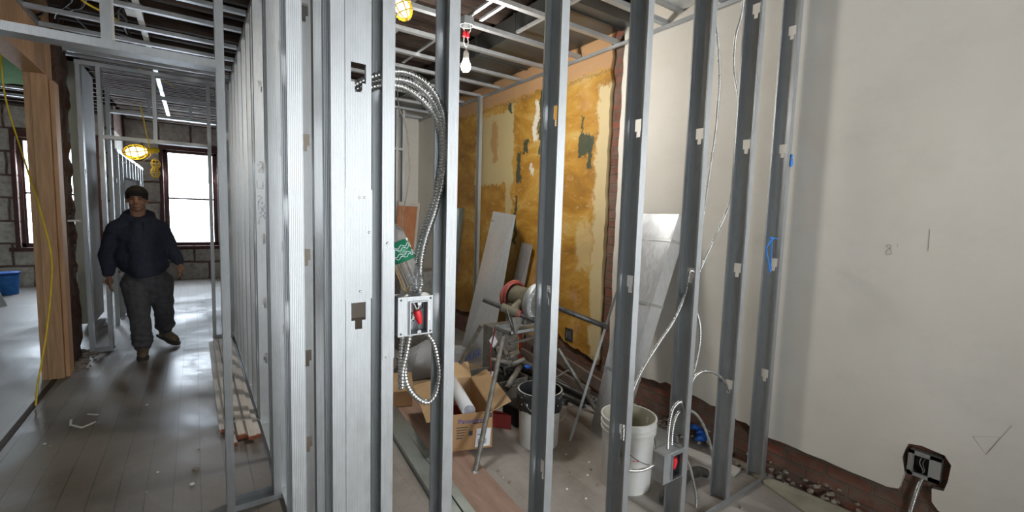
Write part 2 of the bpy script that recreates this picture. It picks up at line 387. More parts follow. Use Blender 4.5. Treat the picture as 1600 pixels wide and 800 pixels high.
# ------------------------------------------------------------------ steel stud / track / armoured cable
def channel(mb, prof, L, T, holes=()):
    """extrude an open profile (list of (x,y)) along local z; holes cut in the web (the segment named by its two ends)"""
    n = len(prof); fs = []; vs = []
    for z in (0, L):
        for p in prof: vs.append((p[0], p[1], z))
    for i in range(n-1):
        if holes and i == n//2-1: continue
        fs.append((i, i+1, n+i+1, n+i))
    mb.add(vs, fs, T)
    if holes:
        (x0, y0), (x1, y1) = prof[n//2-1], prof[n//2]; c = (y0+y1)/2; w = abs(y1-y0)*.5; d = 1 if y1 > y0 else -1
        ys = [c-d*w, c-d*.019, c-d*.0095, c+d*.0095, c+d*.019, c+d*w]; zs = [0]
        for h in sorted(holes): zs += [h-.036, h-.012, h+.036]
        zs.append(L); vs = [(x0, y, z) for z in zs for y in ys]; fs = []
        for j in range(len(zs)-1):
            k = (j-1) % 3 if 0 < j < len(zs)-1 else -1     # 0 = small lower slot, 1 = wide upper slot, 2 = solid
            for i in range(5):
                if k == 0 and i == 2: continue
                if k == 1 and i in (1, 2, 3): continue
                fs.append((j*6+i, j*6+i+1, (j+1)*6+i+1, (j+1)*6+i))
        mb.add(vs, fs, T)
def cprof(w=.092, fl=.033, lip=.007):      # web on x=0, flanges to -x, depth along +y
    return [(-fl, lip), (-fl, 0), (0, 0), (0, w), (-fl, w), (-fl, w-lip)]
def uprof(w=.094, fl=.032): return [(-fl, 0), (0, 0), (0, w), (-fl, w)]
def stud(mb, x, y, h, z0=0, holes=(), rot=0, w=.092, fl=.033):
    T = Matrix.Translation((x, y, z0)) @ Matrix.Rotation(rot, 4, 'Z'); channel(mb, cprof(w, fl), h, T, [q-z0 for q in holes if z0+.05 < q < z0+h-.05])
def track(mb, p0, p1, w=.094, fl=.032, up=1):   # U track from p0 to p1 (web flat, flanges up or down); p0/p1 on the front bottom edge
    p0, p1 = Vector(p0), Vector(p1); d = (p1-p0).normalized(); side = Vector((0, 0, 1)).cross(d)
    L = (p1-p0).length; z = Vector((0, 0, up))
    pts = [p0+z*fl, p0, p0+side*w, p0+side*w+z*fl]; q = [p+d*L for p in pts]
    mb.add(pts+q, [(0, 1, 5, 4), (1, 2, 6, 5), (2, 3, 7, 6)])
def cable(name, label, pts, r=.0085, pitch=.0095, mat='conduit', group=None, parent=None, amp=.20, cat='cable'):
    P = catmull(pts, pitch/4); n = len(P)
    rr = [r*(1+amp*sin(2*pi*i/4+.6)) for i in range(n)]
    o = MB().tube(P, rr, 10).build(name, mat, parent, smooth=False)
    for p in o.data.polygons: p.use_smooth = True
    if not parent: tag(o, label, cat, group)
    return o
H = 2.87; XW = 2.762; YA = 1.2; XB = .335
# ------------------------------------------------------------------ the setting
DK = 3.42
struct('floor', MB().box(-3.6, -3.2, -.12, 3.1, 11.9, 0), 'floor')
struct('ceiling', MB().box(-3.6, -3.2, DK, 3.1, 11.9, DK+.12), 'oldwood')
struct('wall_right', MB().box(2.80, -3.2, 0, 3.1, 11.9, DK), 'brick')
struct('wall_left', MB().box(-3.75, -3.2, 0, -3.6, 11.9, DK), 'gypsum')
struct('added_shade_wall', MB().box(2.08, -1.15, 0, 2.75, -1.03, 1.3), 'gypsum')  # low block added behind the camera to shade the white wall's lower right
def holed_wall(y0, y1, xs, wins, z0=.70, z1=2.62):
    m = MB(); x = xs[0]
    for a, b in wins:
        m.box(x, y0, 0, a, y1, DK); m.box(a, y0, 0, b, y1, z0); m.box(a, y0, z1, b, y1, DK); x = b
    m.box(x, y0, 0, xs[1], y1, DK); return m
struct('wall_front', holed_wall(11.45, 11.75, (-3.6, 3.1), [(-2.52, -1.5), (-.50, .40)]), 'farwall')
struct('wall_back', holed_wall(-2.95, -2.65, (-3.6, 3.1), [(-.95, .05), (1.5, 2.5)]), 'gypsum')
struct('wall_room_end', MB().box(.43, 6.42, 0, 2.80, 6.55, DK), 'plaster')
def jag(p0, p1, n, amp, axis):
    out = []
    for i in range(n):
        t_ = i/n; q = [p0[0]+(p1[0]-p0[0])*t_, p0[1]+(p1[1]-p0[1])*t_]
        if 0 < i: q[axis] += amp*(noise.noise(Vector((q[0]*9, q[1]*9, 3.1)))*1.6+random.uniform(-.4, .4))
        out.append(tuple(q))
    return out
TX = Matrix(((0, 0, 1, 0), (1, 0, 0, 0), (0, 1, 0, 0), (0, 0, 0, 1)))      # polygon (y,z) extruded along x
p = jag((2.51, .27), (-3.05, .20), 90, .014, 1)
hole = None
pw = jag((2.505, DK), (2.51, .27), 60, .008, 0)+jag((2.51, .27), (1.9, .33), 12, .03, 1)+jag((1.9, .33), (1.3, .25), 10, .03, 1)+jag((1.3, .235), (.66, .225), 14, .008, 1) \
    + [(.66, .225), (.615, .24), (.60, .33), (.615, .40), (.60, .475), (.55, .485), (.47, .475), (.445, .44), (.45, .36), (.46, .31), (.50, .30), (.495, .24), (.47, .21)] \
    + jag((.45, .205), (-3.05, .2), 40, .01, 1)+[(-3.05, .2), (-3.05, DK)]
struct('wall_right_white_plaster', MB().prism(pw, XW, 2.81, TX), 'plaster')
pg = jag((2.625, DK), (2.63, .26), 60, .012, 0)+jag((2.64, .26), (3.2, .42), 12, .03, 1)+jag((3.2, .30), (6.45, .26), 30, .02, 1)+[(6.45, .26), (6.45, DK)]
struct('wall_right_ochre_plaster', MB().prism(list(reversed(pg)), XW, 2.81, TX), 'ochre')
# cut the white side plaster at the far end of the room
struct('wall_right_end_plaster', MB().box(2.748, 5.62, 0, XW-.001, 6.42, DK), 'plaster')
# far windows
def window(name, x0, x1, y=11.50, z0=.70, z1=2.62):
    w = MB()
    t_ = .05
    for a, b, c_, d in ((x0, x0+t_, z0, z1), (x1-t_, x1, z0, z1), (x0, x1, z0, z0+.07), (x0, x1, z1-t_, z1)): w.box(a, y, c_, b, y+.08, d)
    zm = (z0+z1)/2+.0; w.box(x0+t_, y+.015, zm-.018, x1-t_, y+.06, zm+.018)
    w.box(x0+t_, y+.02, z0+.07, x0+t_+.028, y+.06, z1-t_); w.box(x1-t_-.028, y+.02, z0+.07, x1-t_, y+.06, z1-t_)
    o = struct(name, w, 'darkred')
    g = MB().box(x0+t_, y+.035, z0+.07, x1-t_, y+.039, z1-t_).build('glass_pane', 'glass', o, local=True)
    c = MB()
    for a, b in ((x0-.06, x0), (x1, x1+.06)): c.box(a, 11.41, z0-.05, b, 11.45, z1+.12)
    c.box(x0, 11.41, z1, x1, 11.45, z1+.12).box(x0-.14, 11.38, z0-.07, x1+.14, 11.47, z0)
    c.build('window_casing', 'darkred', o, local=True)
window('window_1', -.50, .40); window('window_2', -2.52, -1.5)
# old joists under the deck, seen above the furring
jm = MB()
y = 1.0
while y < 11.3: jm.box(-3.6, y, 3.14, 2.8, y+.055, DK); y += .34
struct('ceiling_joists', jm, 'oldwood')
lm = MB(); y = 6.2
struct('ceiling_lath', (lambda m: [m.box(-1.0, 6.2+i*.068, 3.10+.03*random.random(), .40-(.5*random.random() if random.random() < .3 else 0), 6.2+i*.068+.036, 3.14) for i in range(76)] and m)(MB()), 'lath')
pc = [(1.75, 1.5)]+jag((1.75, 1.5), (1.72, 2.30), 9, .04, 0)+jag((1.72, 2.30), (2.75, 2.35), 14, .06, 1)+[(2.76, 2.3), (2.76, 1.5)]
struct('ceiling_plaster_remnant', MB().prism(pc, 3.09, 3.125), 'cream')
# left room: painted ceiling, old pier, lumber door frame
ye = pZ(20, 131, 2.885).y; pgc = [(-3.6, 1.2), (-1.16, 1.2), (-1.16, ye-.1)]+jag((-1.16, ye-.1), (-3.6, ye+.3), 26, .08, 1)+[(-3.6, ye+.3)]
struct('ceiling_left_room', MB().prism(pgc, 2.885, 2.93), 'greenceil')
pier = MB()
def rough_box(x0, y0, z0, x1, y1, z1, amp, step=.06, seed=0):
    m = bmesh.new(); 
    nx, ny, nz = [max(2, int((b-a)/step)) for a, b in ((x0, x1), (y0, y1), (z0, z1))]
    mb = MB(); 
    def g(i, j, k):
        p = Vector((x0+(x1-x0)*i/nx, y0+(y1-y0)*j/ny, z0+(z1-z0)*k/nz)); n_ = noise.noise_vector(p*9+Vector((seed, 0, 0)))
        return p+Vector(n_)*amp
    def face(f, a, b):
        o = len(mb.v)
        for i in range(a+1):
            for j in range(b+1): mb.v.append(tuple(f(i, j)))
        for i in range(a):
            for j in range(b): q = o+i*(b+1)+j; mb.f.append((q, q+1, q+b+2, q+b+1))
    face(lambda i, j: g(i, j, 0), nx, ny); face(lambda i, j: g(i, j, nz), nx, ny)
    face(lambda i, k: g(i, 0, k), nx, nz); face(lambda i, k: g(i, ny, k), nx, nz)
    face(lambda j, k: g(0, j, k), ny, nz); face(lambda j, k: g(nx, j, k), ny, nz)
    m.free(); return mb
struct('wall_corridor_pier', rough_box(-1.13, 5.52, 0, -.95, 5.98, DK, .03), 'brick_dark')
struct('wall_corridor_left', MB().box(-1.16, 7.30, .06, -1.04, 8.05, 3.12), 'whiteboard')
struct('wall_corridor_left_far', MB().box(-1.2, 10.2, 0, -1.08, 11.45, DK), 'farwall')
df = thing('lumber_door_frame', 'fresh fir door frame post and header on the left of the corridor', 'door frame', (-1.02, 5.32, 0))
MB().box(-1.055, 5.28, 0, -.955, 5.44, DK-.02).build('jamb_post', 'lumber', df, bevel=.003)
MB().box(-1.10, 5.30, 0, -1.058, 5.46, DK-.02).build('jamb_post', 'lumber', df, bevel=.003)
MB().box(-.953, 5.31, 0, -.925, 5.47, 2.5).build('trimmer_strip', 'lumber', df, bevel=.003)
MB().box(-1.10, 1.6, 2.535, -.96, 5.279, 2.86).build('header_beam', 'lumber', df, bevel=.003)
# ------------------------------------------------------------------ partition A (near, crossing the picture)
A = thing('stud_partition', 'near galvanised steel stud wall crossing the room to the white wall', 'stud wall', (1.5, YA, 0))
def hz(*pp): return [pY(a, b, YA+.046).z for a, b in pp]
A_ST = [(.217, hz((447, 330), (447, 500), (447, 100))), (.315, hz((525, 200), (525, 475))), (.445, hz((590, 130), (588, 490))), (.637, hz((690, 60), (690, 480))),
        (1.050, hz((868, 180), (862, 462), (850, 735))), (1.483, hz((997, 200), (984, 444), (972, 676))), (1.905, hz((1093, 213), (1080, 430), (1062, 690))),
        (2.315, hz((1187, 20), (1170, 230), (1154, 422), (1135, 605))), (2.700, hz((1245, 55), (1231, 238), (1215, 413), (1198, 585)))]
for x, hs in A_ST:
    m = MB(); stud(m, x, YA, H-.004, .002, hs); m.build('stud', 'galv', A, solid=.0012)
m = MB(); m.add([(.18, YA-.001, .03), (.18, YA-.001, 0), (.18, YA+.022, 0), (2.74, YA-.001, .03), (2.74, YA-.001, 0), (2.74, YA+.022, 0)], [(0, 1, 4, 3), (1, 2, 5, 4)]); m.build('bottom_track', 'galv', A, solid=.0012)
m = MB(); track(m, (.18, YA-.001, H), (2.76, YA-.001, H), .094, .04, -1); m.build('top_track', 'galv', A, solid=.0012)
# corner post: a stud turned to face the room, with a lapped track and screws
m = MB(); T = Matrix.Translation((.318, YA+.006, .002)) @ Matrix.Rotation(-pi/2, 4, 'Z')
channel(m, cprof(.066, .033), H-.004, T, hz((552, 128), (555, 490))); m.build('corner_stud', 'galv', A, solid=.0012)
zt = pY(560, 295, YA).z
m = MB(); T = Matrix.Translation((.3165, YA+.0035, zt-.69)) @ Matrix.Rotation(-pi/2, 4, 'Z')
channel(m, uprof(.0695, .03), zt-pY(560, 468, YA).z, Matrix.Translation((0, 0, .69-(zt-pY(560, 468, YA).z))) @ T)
m.build('lapped_track', 'galv', A, solid=.0012)
for a, b in ((562, 309), (570, 309), (577, 363), (563, 455), (606, 380), (603, 558)):
    q = pY(a, b, YA+.002 if a < 600 else YA-.003); MB().ball(q, .0034, .002, .0034, 10).build('screw', 'conduit', A)
lp = MB()
zz0 = pY(606, 560, YA).z; lp.box(.4135, YA-.0025, zz0, .447, YA-.0012, pY(606, 390, YA).z); lp.build('splice_plate', 'galv', A)
# ------------------------------------------------------------------ partition B (along the corridor)
B = thing('corridor_partition', 'long steel stud wall running down the right side of the corridor', 'stud wall', (XB+.045, 4, 0))
BY = [1.66, 2.07, 2.50+.09, 2.94, 3.47, 3.62, 3.95, 4.33, 4.72, 5.1, 5.5, 5.9, 6.3, 6.7, 7.1]
proto = None
for i, y in enumerate(BY):
    if proto is None:
        m = MB(); stud(m, 0, 0, H-.004, .002, [.47, .86, 1.30, 1.78, 2.3], -pi/2); proto = m.build('stud', 'galv', B, solid=.0012, local=True); o = proto
    else:
        o = proto.copy(); COL.objects.link(o); o.parent = B
    o.location = Vector((XB, y, 0))-B.location
m = MB(); track(m, (XB+.094, 1.3, 0), (XB+.094, 7.2, 0), .094, .03); m.build('bottom_track', 'galv_dull', B, solid=.0012)
m = MB(); track(m, (XB+.094, 1.3, H), (XB+.094, 7.2, H), .094, .045, -1); m.build('top_track', 'galv', B, solid=.0012)
wr = MB(); Xv, Yv = Vector((1, 0, 0)), Vector((0, 0, 1)); yq = 3.467
def glyph(px, py, strokes, s):
    q = pY(px, py, yq); stroke_o = q
    for st in strokes: stroke(wr, [(a*s, b*s) for a, b in st], stroke_o, Xv, Yv, .0011)
two = [[(0, .8), (.3, 1), (.6, .8), (.1, 0), (.7, 0)]]; four = [[(.5, 0), (.5, 1), (0, .35), (.7, .35)]]; six = [[(.5, 1), (.1, .4), (.3, 0), (.5, .3), (.15, .4)]]
ell = [[(0, 1), (0, 0), (.5, 0)]]; hh = [[(0, 0), (0, 1)], [(0, .5), (.5, .5)], [(.5, 0), (.5, 1)]]; xx = [[(0, 0), (.6, 1)], [(0, 1), (.6, 0)]]
tt = [[(.3, 0), (.3, 1)], [(0, .6), (.6, .6)]]; one = [[(0, 0), (0, 1)]]; pct = [[(0, 0), (.7, 1)], [(.1, 1), (.1, .6)], [(.6, .4), (.6, 0), (.75, 0)]]; ss = [[(.5, 1), (.1, .8), (.5, .4), (.0, 0)]]
for px, py, g, s in ((402, 269, two, .055), (412, 267, four, .055), (402, 294, ell, .05), (411, 296, hh, .05), (402, 317, two, .05), (413, 317, six, .05),
                     (407, 334, xx, .05), (402, 351, six, .035), (412, 348, tt, .045), (403, 329+28+0, one, .0), (403, 329, one, .0),
                     (403, 330, one, .0), (403, 328, one, .0), (403, 367, one, .0)): 
    if s: glyph(px, py, g, s)
for px, py, g, s in ((403, 329-0, one, 0), ): pass
glyph(404, 328+0, [], .05)
glyph(404, 328, one, .06); glyph(408, 328, pct, .06); glyph(404, 341, ss, .045); glyph(410, 341, six, .04)
wr.build('pencil_notes', 'ink', B)
# ------------------------------------------------------------------ partition D: doorway with header
D = thing('doorway_partition', 'steel stud doorway frame with a long header across the corridor mouth', 'stud wall', (.1, 2.5, 0))
yD = 2.5
for x, z0, h in ((.126, .002, H-.004), (.330, .002, H-.004), (-.258, 2.135, H-2.137), (-.83, .002, H-.004)):
    m = MB(); stud(m, x, yD, h, z0, [.5, 1.1, 1.7] if x > .2 else ()); m.build('stud', 'galv', D, solid=.0012)
m = MB(); track(m, (-.86, yD-.001, 2.128), (.094, yD-.001, 2.128), .094, .034); m.build('header_track', 'galv', D, solid=.0012)
m = MB(); m.box(.094, yD-.0035, 1.96, .126, yD-.0015, 2.165); m.build('header_tab', 'galv', D)
m = MB(); track(m, (.09, yD-.001, 0), (.334, yD-.001, 0), .094, .03); m.build('bottom_track', 'galv', D, solid=.0012)
m = MB(); track(m, (-.86, yD-.001, H), (.334, yD-.001, H), .094, .035, -1); m.build('top_track', 'galv', D, solid=.0012)
# ------------------------------------------------------------------ partitions E1, E2, G deeper in the corridor
E1 = thing('corridor_doorway_frame', 'steel doorway frame just behind the walking man', 'door frame', (-.3, 6.06, 0)); yE = 6.06
for x, z0, h in ((-.873, .002, H-.004), (-.726, .002, H-.004), (.165, .002, H-.004), (-.30, 2.17, H-2.172), (.33, .002, H-.004)):
    m = MB(); stud(m, x, yE, h, z0, [.6, 1.2, 1.8]); m.build('stud', 'galv', E1, solid=.0012)
m = MB(); track(m, (-.73, yE-.001, 2.15), (.132, yE-.001, 2.15), .094, .034); m.build('header_track', 'galv', E1, solid=.0012)
m = MB(); track(m, (-.91, yE-.001, 0), (-.72, yE-.001, 0), .094, .03); m.build('bottom_track', 'galv', E1, solid=.0012)
m = MB(); track(m, (.13, yE-.001, 0), (.334, yE-.001, 0), .094, .03); m.build('bottom_track', 'galv', E1, solid=.0012)
m = MB(); track(m, (-.91, yE-.001, H), (.334, yE-.001, H), .094, .04, -1); m.build('top_track', 'galv', E1, solid=.0012)
E2 = thing('far_doorway_frame', 'steel doorway frame nearest the far bright window', 'door frame', (-.3, 7.3, 0)); yE = 7.3
xl = pY(186, 500, yE).x; xr = pY(358, 490, yE).x
for x, z0, h in ((xl, .002, H-.004), (xr, .002, H-.004), (-.62+.2, 2.63, H-2.632), (.0, 2.63, H-2.632)):
    m = MB(); stud(m, x, yE, h, z0, [.6, 1.2, 1.8]); m.build('stud', 'galv', E2, solid=.0012)
m = MB(); track(m, (xl-.03, yE-.001, 2.60), (xr-.03, yE-.001, 2.60), .094, .034); m.build('header_track', 'galv', E2, solid=.0012)
m = MB(); track(m, (xl-.03, yE-.001, H), (xr, yE-.001, H), .094, .035, -1); m.build('top_track', 'galv', E2, solid=.0012)
G = thing('far_side_partition', 'thin steel stud wall beyond the second doorway, behind the man on the left', 'stud wall', (-.80, 9, 0))
gp = None
for i in range(9):
    y = 7.8+i*.41
    if gp is None: m = MB(); stud(m, 0, 0, 2.2, .002, [.6, 1.2, 1.8], -pi/2, .064); gp = m.build('stud', 'galv', G, solid=.0012, local=True); o = gp
    else: o = gp.copy(); COL.objects.link(o); o.parent = G
    o.location = Vector((-.86, y, 0))-G.location
m = MB(); track(m, (-.795, 7.7, 2.21), (-.795, 11.3, 2.21), .066, .04, -1); m.build('top_track', 'galv', G, solid=.0012)
m = MB(); track(m, (-.795, 7.7, 0), (-.795, 11.3, 0), .066, .03); m.build('bottom_track', 'galv', G, solid=.0012)
# room side studs: thin stud by the ochre wall, stud pair at the room's end
RS = thing('wall_stud', 'single thin steel stud standing against the ochre wall', 'stud', (2.70, 4.5, 0))
q = pX(745, 400, 2.70); m = MB(); stud(m, 2.735, q.y, H-.01, .0, (), 0, .064); m.build('stud_body', 'galv_dull', RS, solid=.0012)
FS = thing('end_wall_frame', 'steel frame with a header in front of the cream end wall', 'stud wall', (1.9, 5.9, 0))
for px in (622, 632):
    q = pY(px, 300, 5.9); m = MB(); stud(m, q.x, 5.9, H-.005, 0, (), 0); m.build('stud', 'galv_dull', FS, solid=.0012)
q0 = pY(600, 232, 5.9); q1 = pY(631, 236, 5.9); m = MB(); track(m, (q0.x, 5.9, q0.z), (q1.x, 5.9, q0.z)); m.build('header_track', 'galv_dull', FS, solid=.0012)
# ------------------------------------------------------------------ ceiling furring
def furring(name, label, x0, x1, ys, base):
    t_ = thing(name, label, 'ceiling frame', base)
    pr_ = None
    for y in ys:
        if pr_ is None:
            m = MB(); m.add([(x0-base[0], a, b) for a, b in ((.012, .028), (0, .028), (0, 0), (.041, 0), (.041, .028), (.029, .028))]+[(x1-base[0], a, b) for a, b in ((.012, .028), (0, .028), (0, 0), (.041, 0), (.041, .028), (.029, .028))], [(i, i+1, i+7, i+6) for i in range(5)])
            pr_ = m.build('furring_channel', 'galv', t_, solid=.0012, local=True); o = pr_
        else: o = pr_.copy(); COL.objects.link(o); o.parent = t_
        o.location = (0, y-base[1], 0)
    return t_
fr = furring('room_ceiling_frame', 'open grid of steel furring channels over the cluttered room', XB+.10, 2.755, [1.66, 2.10, 2.55, 2.98, 3.385, 3.85, 4.23, 4.65, 5.05, 5.46, 5.87, 6.27], (1.6, 4, H))
fc = furring('corridor_ceiling_frame', 'open grid of steel furring channels over the corridor', -.95, XB-.002, [2.75, 3.15, 3.50, 3.85, 4.235, 4.70, 5.10, 5.45, 5.78, 5.93], (-.3, 6, H))
MB().box(-.985, 1.6, H-.004, -.95, 6.0, H+.035).build('wall_angle', 'galv', fc)
MB().box(2.735, 1.3, H-.028, 2.758, 6.4, H-.003).build('wall_angle', 'galv', fr)
for x, y0, y1 in ((1.62, 2.60, 2.95), (1.72, 2.60, 2.95), (1.30, 3.43, 4.2), (1.62, 3.42, 4.2), (2.05, 2.15, 2.96)):
    MB().box(x, y0, H+.029, x+.025, y1, H+.045).build('cross_channel', 'galv', fr)
MB().box(-.32, 3.0, H+.03, -.28, 9.0, H+.04).build('cross_channel', 'duct', fc)
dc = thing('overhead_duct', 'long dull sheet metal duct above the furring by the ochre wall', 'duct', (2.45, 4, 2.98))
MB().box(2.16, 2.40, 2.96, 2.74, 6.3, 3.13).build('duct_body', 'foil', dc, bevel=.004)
y = 2.5
while y < 6.2: MB().box(2.15, y, 2.952, 2.745, y+.028, 3.134).build('duct_seam', 'foil', dc); y += .62
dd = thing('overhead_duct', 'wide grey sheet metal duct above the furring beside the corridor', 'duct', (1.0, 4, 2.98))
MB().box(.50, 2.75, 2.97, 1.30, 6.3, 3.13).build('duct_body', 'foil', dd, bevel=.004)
y = 2.85
while y < 6.2: MB().box(.49, y, 2.962, 1.31, y+.028, 3.133).build('duct_seam', 'foil', dd); y += .55
dm = thing('overhead_duct', 'shiny duct end above the furring next to the white wall', 'duct', (2.5, 1.9, 2.92))
MB().box(2.30, 1.32, 2.93, 2.75, 2.02, 3.07).build('duct_body', 'duct', dm, bevel=.004)
MB().box(2.29, 1.98, 2.92, 2.755, 2.03, 3.075).build('duct_seam', 'galv', dm)
mc = thing('metal_bracket_box', 'shiny metal box hung above the corridor furring', 'ceiling box', (-.34, 4.4, 2.92))
MB().box(-.38, 4.40, 2.905, -.28, 4.55, 2.96).build('box_body', 'duct', mc, bevel=.003)
# cables above corridor furring
rnd = random.Random(3)
for i in range(9):
    x = rnd.uniform(-.92, -.45); y = rnd.uniform(2.9, 3.6); z = rnd.uniform(2.93, 3.08); pts = []
    for k in range(9):
        pts.append((x, y, z)); x += rnd.uniform(-.16, .16); x = max(-1.05, min(-.2, x)); y += rnd.uniform(.22, .5); z = max(2.925, min(3.1, z+rnd.uniform(-.07, .07)))
    cable('ceiling_cable', 'dark armoured cable tangled above the corridor furring', pts, .009, .02, 'darkmetal', 'dark cables above the corridor', amp=.08)
m = MB(); m.tube([(-.93+.075+.075*cos(a), 3.62+.02*sin(a*2), 2.93+.075*sin(a)) for a in [i*2*pi/24 for i in range(25)]], .006, 8)
tag(m.build('cable_coil', 'pipe'), 'small dark cable loop hanging from the ceiling near the fir header', 'cable')
for i, (x, y, z) in enumerate(((-.70, 4.15, 2.90), (-.45, 6.3, 2.935))):
    pts = [(x+.22*k*.25, y+.5*k*.25, z+.012*math.sin(k*2)) for k in range(6)]
    tag(MB().tube(catmull(pts, .02), .007, 8).build('yellow_cable', 'yellow'), ('bright yellow cable end above the lumber door post', 'short yellow cable above the far corridor doorway')[i], 'cable')
# ------------------------------------------------------------------ lamps
ob = thing('hanging_bulb', 'lit white bulb hanging from an octagonal steel box by red wire nuts', 'light', (1.585, 2.90, 2.8))
cx, cy = 1.59, 2.90
prof = [(.0, 2.868), (.052, 2.868), (.052, 2.815), (.046, 2.815), (.046, 2.86), (0, 2.86)]
MB().lathe(prof, (cx, cy, 0), 8).build('ceiling_box', 'galv', ob)
for s in (-1, 1):
    MB().tube(catmull([(cx+.01*s, cy, 2.86), (cx+.028*s, cy-.01, 2.80), (cx+.016*s, cy, 2.765)], .01), .0022, 6).build('wire', 'copper_wire', ob)
    MB().lathe([(0, .028), (.007, .028), (.011, .012), (.012, -.012), (0, -.012)], (cx+.014*s-.004, cy, 2.752), 10).build('wire_nut', 'red', ob)
    MB().tube(catmull([(cx+.014*s-.004, cy, 2.745), (cx+.017*s, cy+.004, 2.70), (cx, cy, 2.668), (cx, cy, 2.64)], .008), .0022, 6).build('wire', 'copper_wire', ob)
MB().lathe([(0, 2.648), (.014, 2.648), (.02, 2.63), (.021, 2.592), (0, 2.592)], (cx, cy, 0), 16).build('lamp_socket', 'castiron', ob, smooth=True)
MB().lathe([(0, .036), (.013, .034), (.016, .022), (.022, .008), (.031, -.014), (.034, -.035), (.030, -.055), (.018, -.068), (0, -.073)], (cx, cy, 2.572), 24).build('bulb', 'bulb', ob, smooth=True)
l = bpy.data.lights.new('bulb_light', 'POINT'); l.energy = 50; l.color = (1, .96, .90); l.shadow_soft_size = .16
lo = bpy.data.objects.new('bulb_light', l); COL.objects.link(lo); lo.location = (cx, cy, 2.46)

def caged_lamp(label, c, axis, lit=True, scale=1.0, group=None):
    t_ = thing('caged_work_lamp', label, 'work lamp', c, group); c = Vector(c); ax = Vector(axis).normalized()
    Q = ax.to_track_quat('Z', 'Y').to_matrix().to_4x4(); T = Matrix.Translation(c) @ Q
    s = scale
    if lit:
        MB().lathe([(0, .075*s), (.018*s, .072*s), (.032*s, .05*s), (.037*s, .02*s), (.030*s, -.01*s), (.016*s, -.035*s), (.014*s, -.05*s), (0, -.05*s)], (0, 0, 0), 20, T).build('bulb', 'wbulb', t_, smooth=True)
        MB().lathe([(0, -.045*s), (.02*s, -.045*s), (.022*s, -.10*s), (.012*s, -.12*s), (0, -.12*s)], (0, 0, 0), 16, T).build('lamp_handle', 'yellow', t_, smooth=True)
    m = MB()
    for k in range(4):
        a = k*pi/4; P = []
        for j in range(25):
            b = 2*pi*j/24; P.append(T @ Vector((cos(a)*sin(b)*.052*s, sin(a)*sin(b)*.052*s, .018*s+cos(b)*.072*s)))
        m.tube(P, .0035*s, 6)
    for z_, r_ in ((.018, .052), (.055, .044), (-.03, .038)):
        m.tube([T @ Vector((cos(2*pi*j/24)*r_*s, sin(2*pi*j/24)*r_*s, z_*s)) for j in range(25)], .0032*s, 6)
    m.build('wire_cage', 'yellow', t_, smooth=True); return t_
c1 = pY(217, 237, 5.75)
caged_lamp('lit yellow caged work lamp above the walking man', c1, (-.9, -.2, -.2), True, 1.35)
l = bpy.data.lights.new('lamp_light', 'POINT'); l.energy = .4; l.color = (1, .82, .5); l.shadow_soft_size = .05
lo = bpy.data.objects.new('work_lamp_light', l); COL.objects.link(lo); lo.location = c1+Vector((0, -.05, -.12))
caged_lamp('unlit yellow cage hanging just below the lit work lamp', pY(243, 254, 5.75), (.1, 0, -1), False, .70)
caged_lamp('lowest unlit yellow cage of the pair above the man', pY(243, 272, 5.75), (-.1, 0, 1), False, .70)
caged_lamp('lit yellow caged lamp high behind the near corner studs', pY(624, 3, 2.3), (.5, -.1, -1), True, 1.0)
l = bpy.data.lights.new('lamp_light_two', 'POINT'); l.energy = 5; l.color = (1, .86, .6); l.shadow_soft_size = .05
lo = bpy.data.objects.new('work_lamp_light_two', l); COL.objects.link(lo); lo.location = pY(628, 22, 2.3)
tag(MB().tube(catmull([pY(219, 165, 5.75), pY(225, 190, 5.75), pY(232, 222, 5.75), pY(236, 243, 5.75)], .02), .005, 8).build('extension_cable', 'yellow'), 'yellow cord dropping to the lit work lamp above the man', 'cord')
tag(MB().tube(catmull([pY(236, 243, 5.8), pY(222, 252, 6.1), pY(205, 256, 6.6), pY(190, 253, 7.2)], .02), .004, 8).build('extension_cable', 'yellow'), 'yellow cord looping left from the lit lamp over the doorway', 'cord')
tag(MB().tube(catmull([pX(0, 62, -1.2), pX(8, 150, -1.2), pX(38, 250, -1.13), pY(63, 330, 5.0), pY(80, 400, 4.95), pY(79, 460, 4.9), pY(71, 530, 4.8), pZ(59, 600, .16), pZ(56, 634, .012)], .02), .006, 8).build('extension_cable', 'yellow'), 'long yellow cord hanging in front of the fir door post to the floor', 'cord')

# ------------------------------------------------------------------ armoured cables and boxes on partition A
yc = YA+.046
def P_(l, y=yc, dy=0): return [pY(a, b, y+dy) for a, b in l]
cable('armoured_cable', 'outermost metal conduit of the bundle arching from the corner stud', P_([(548, 137), (575, 123), (600, 116), (625, 112), (650, 120), (672, 137), (687, 162), (695, 193), (697, 240), (690, 290), (679, 330), (665, 370), (657, 410), (655, 462)]), .0092)
cable('armoured_cable', 'middle metal conduit of the bundle arching from the corner stud', P_([(549, 144), (575, 130), (600, 124), (632, 126), (655, 137), (675, 157), (688, 185), (692, 235), (686, 285), (673, 330), (658, 375), (650, 410), (648, 462)], yc+.016), .0092)
cable('armoured_cable', 'lowest metal conduit of the bundle arching from the corner stud', P_([(550, 150), (578, 138), (602, 133), (628, 136), (650, 149), (669, 167), (684, 192), (691, 230), (690, 285), (676, 340), (662, 385), (655, 420), (652, 462)], yc+.028), .0092)
jb = thing('junction_box', 'square steel junction box with red wire nuts beneath the bottle', 'junction box', pY(645, 492, YA))
xl_, xr_ = pY(619, 490, YA).x, pY(673, 490, YA).x; zb, ztp = pY(645, 522, YA).z, pY(645, 462, YA).z; y0 = YA-.012
bm_ = MB(); t2 = .002
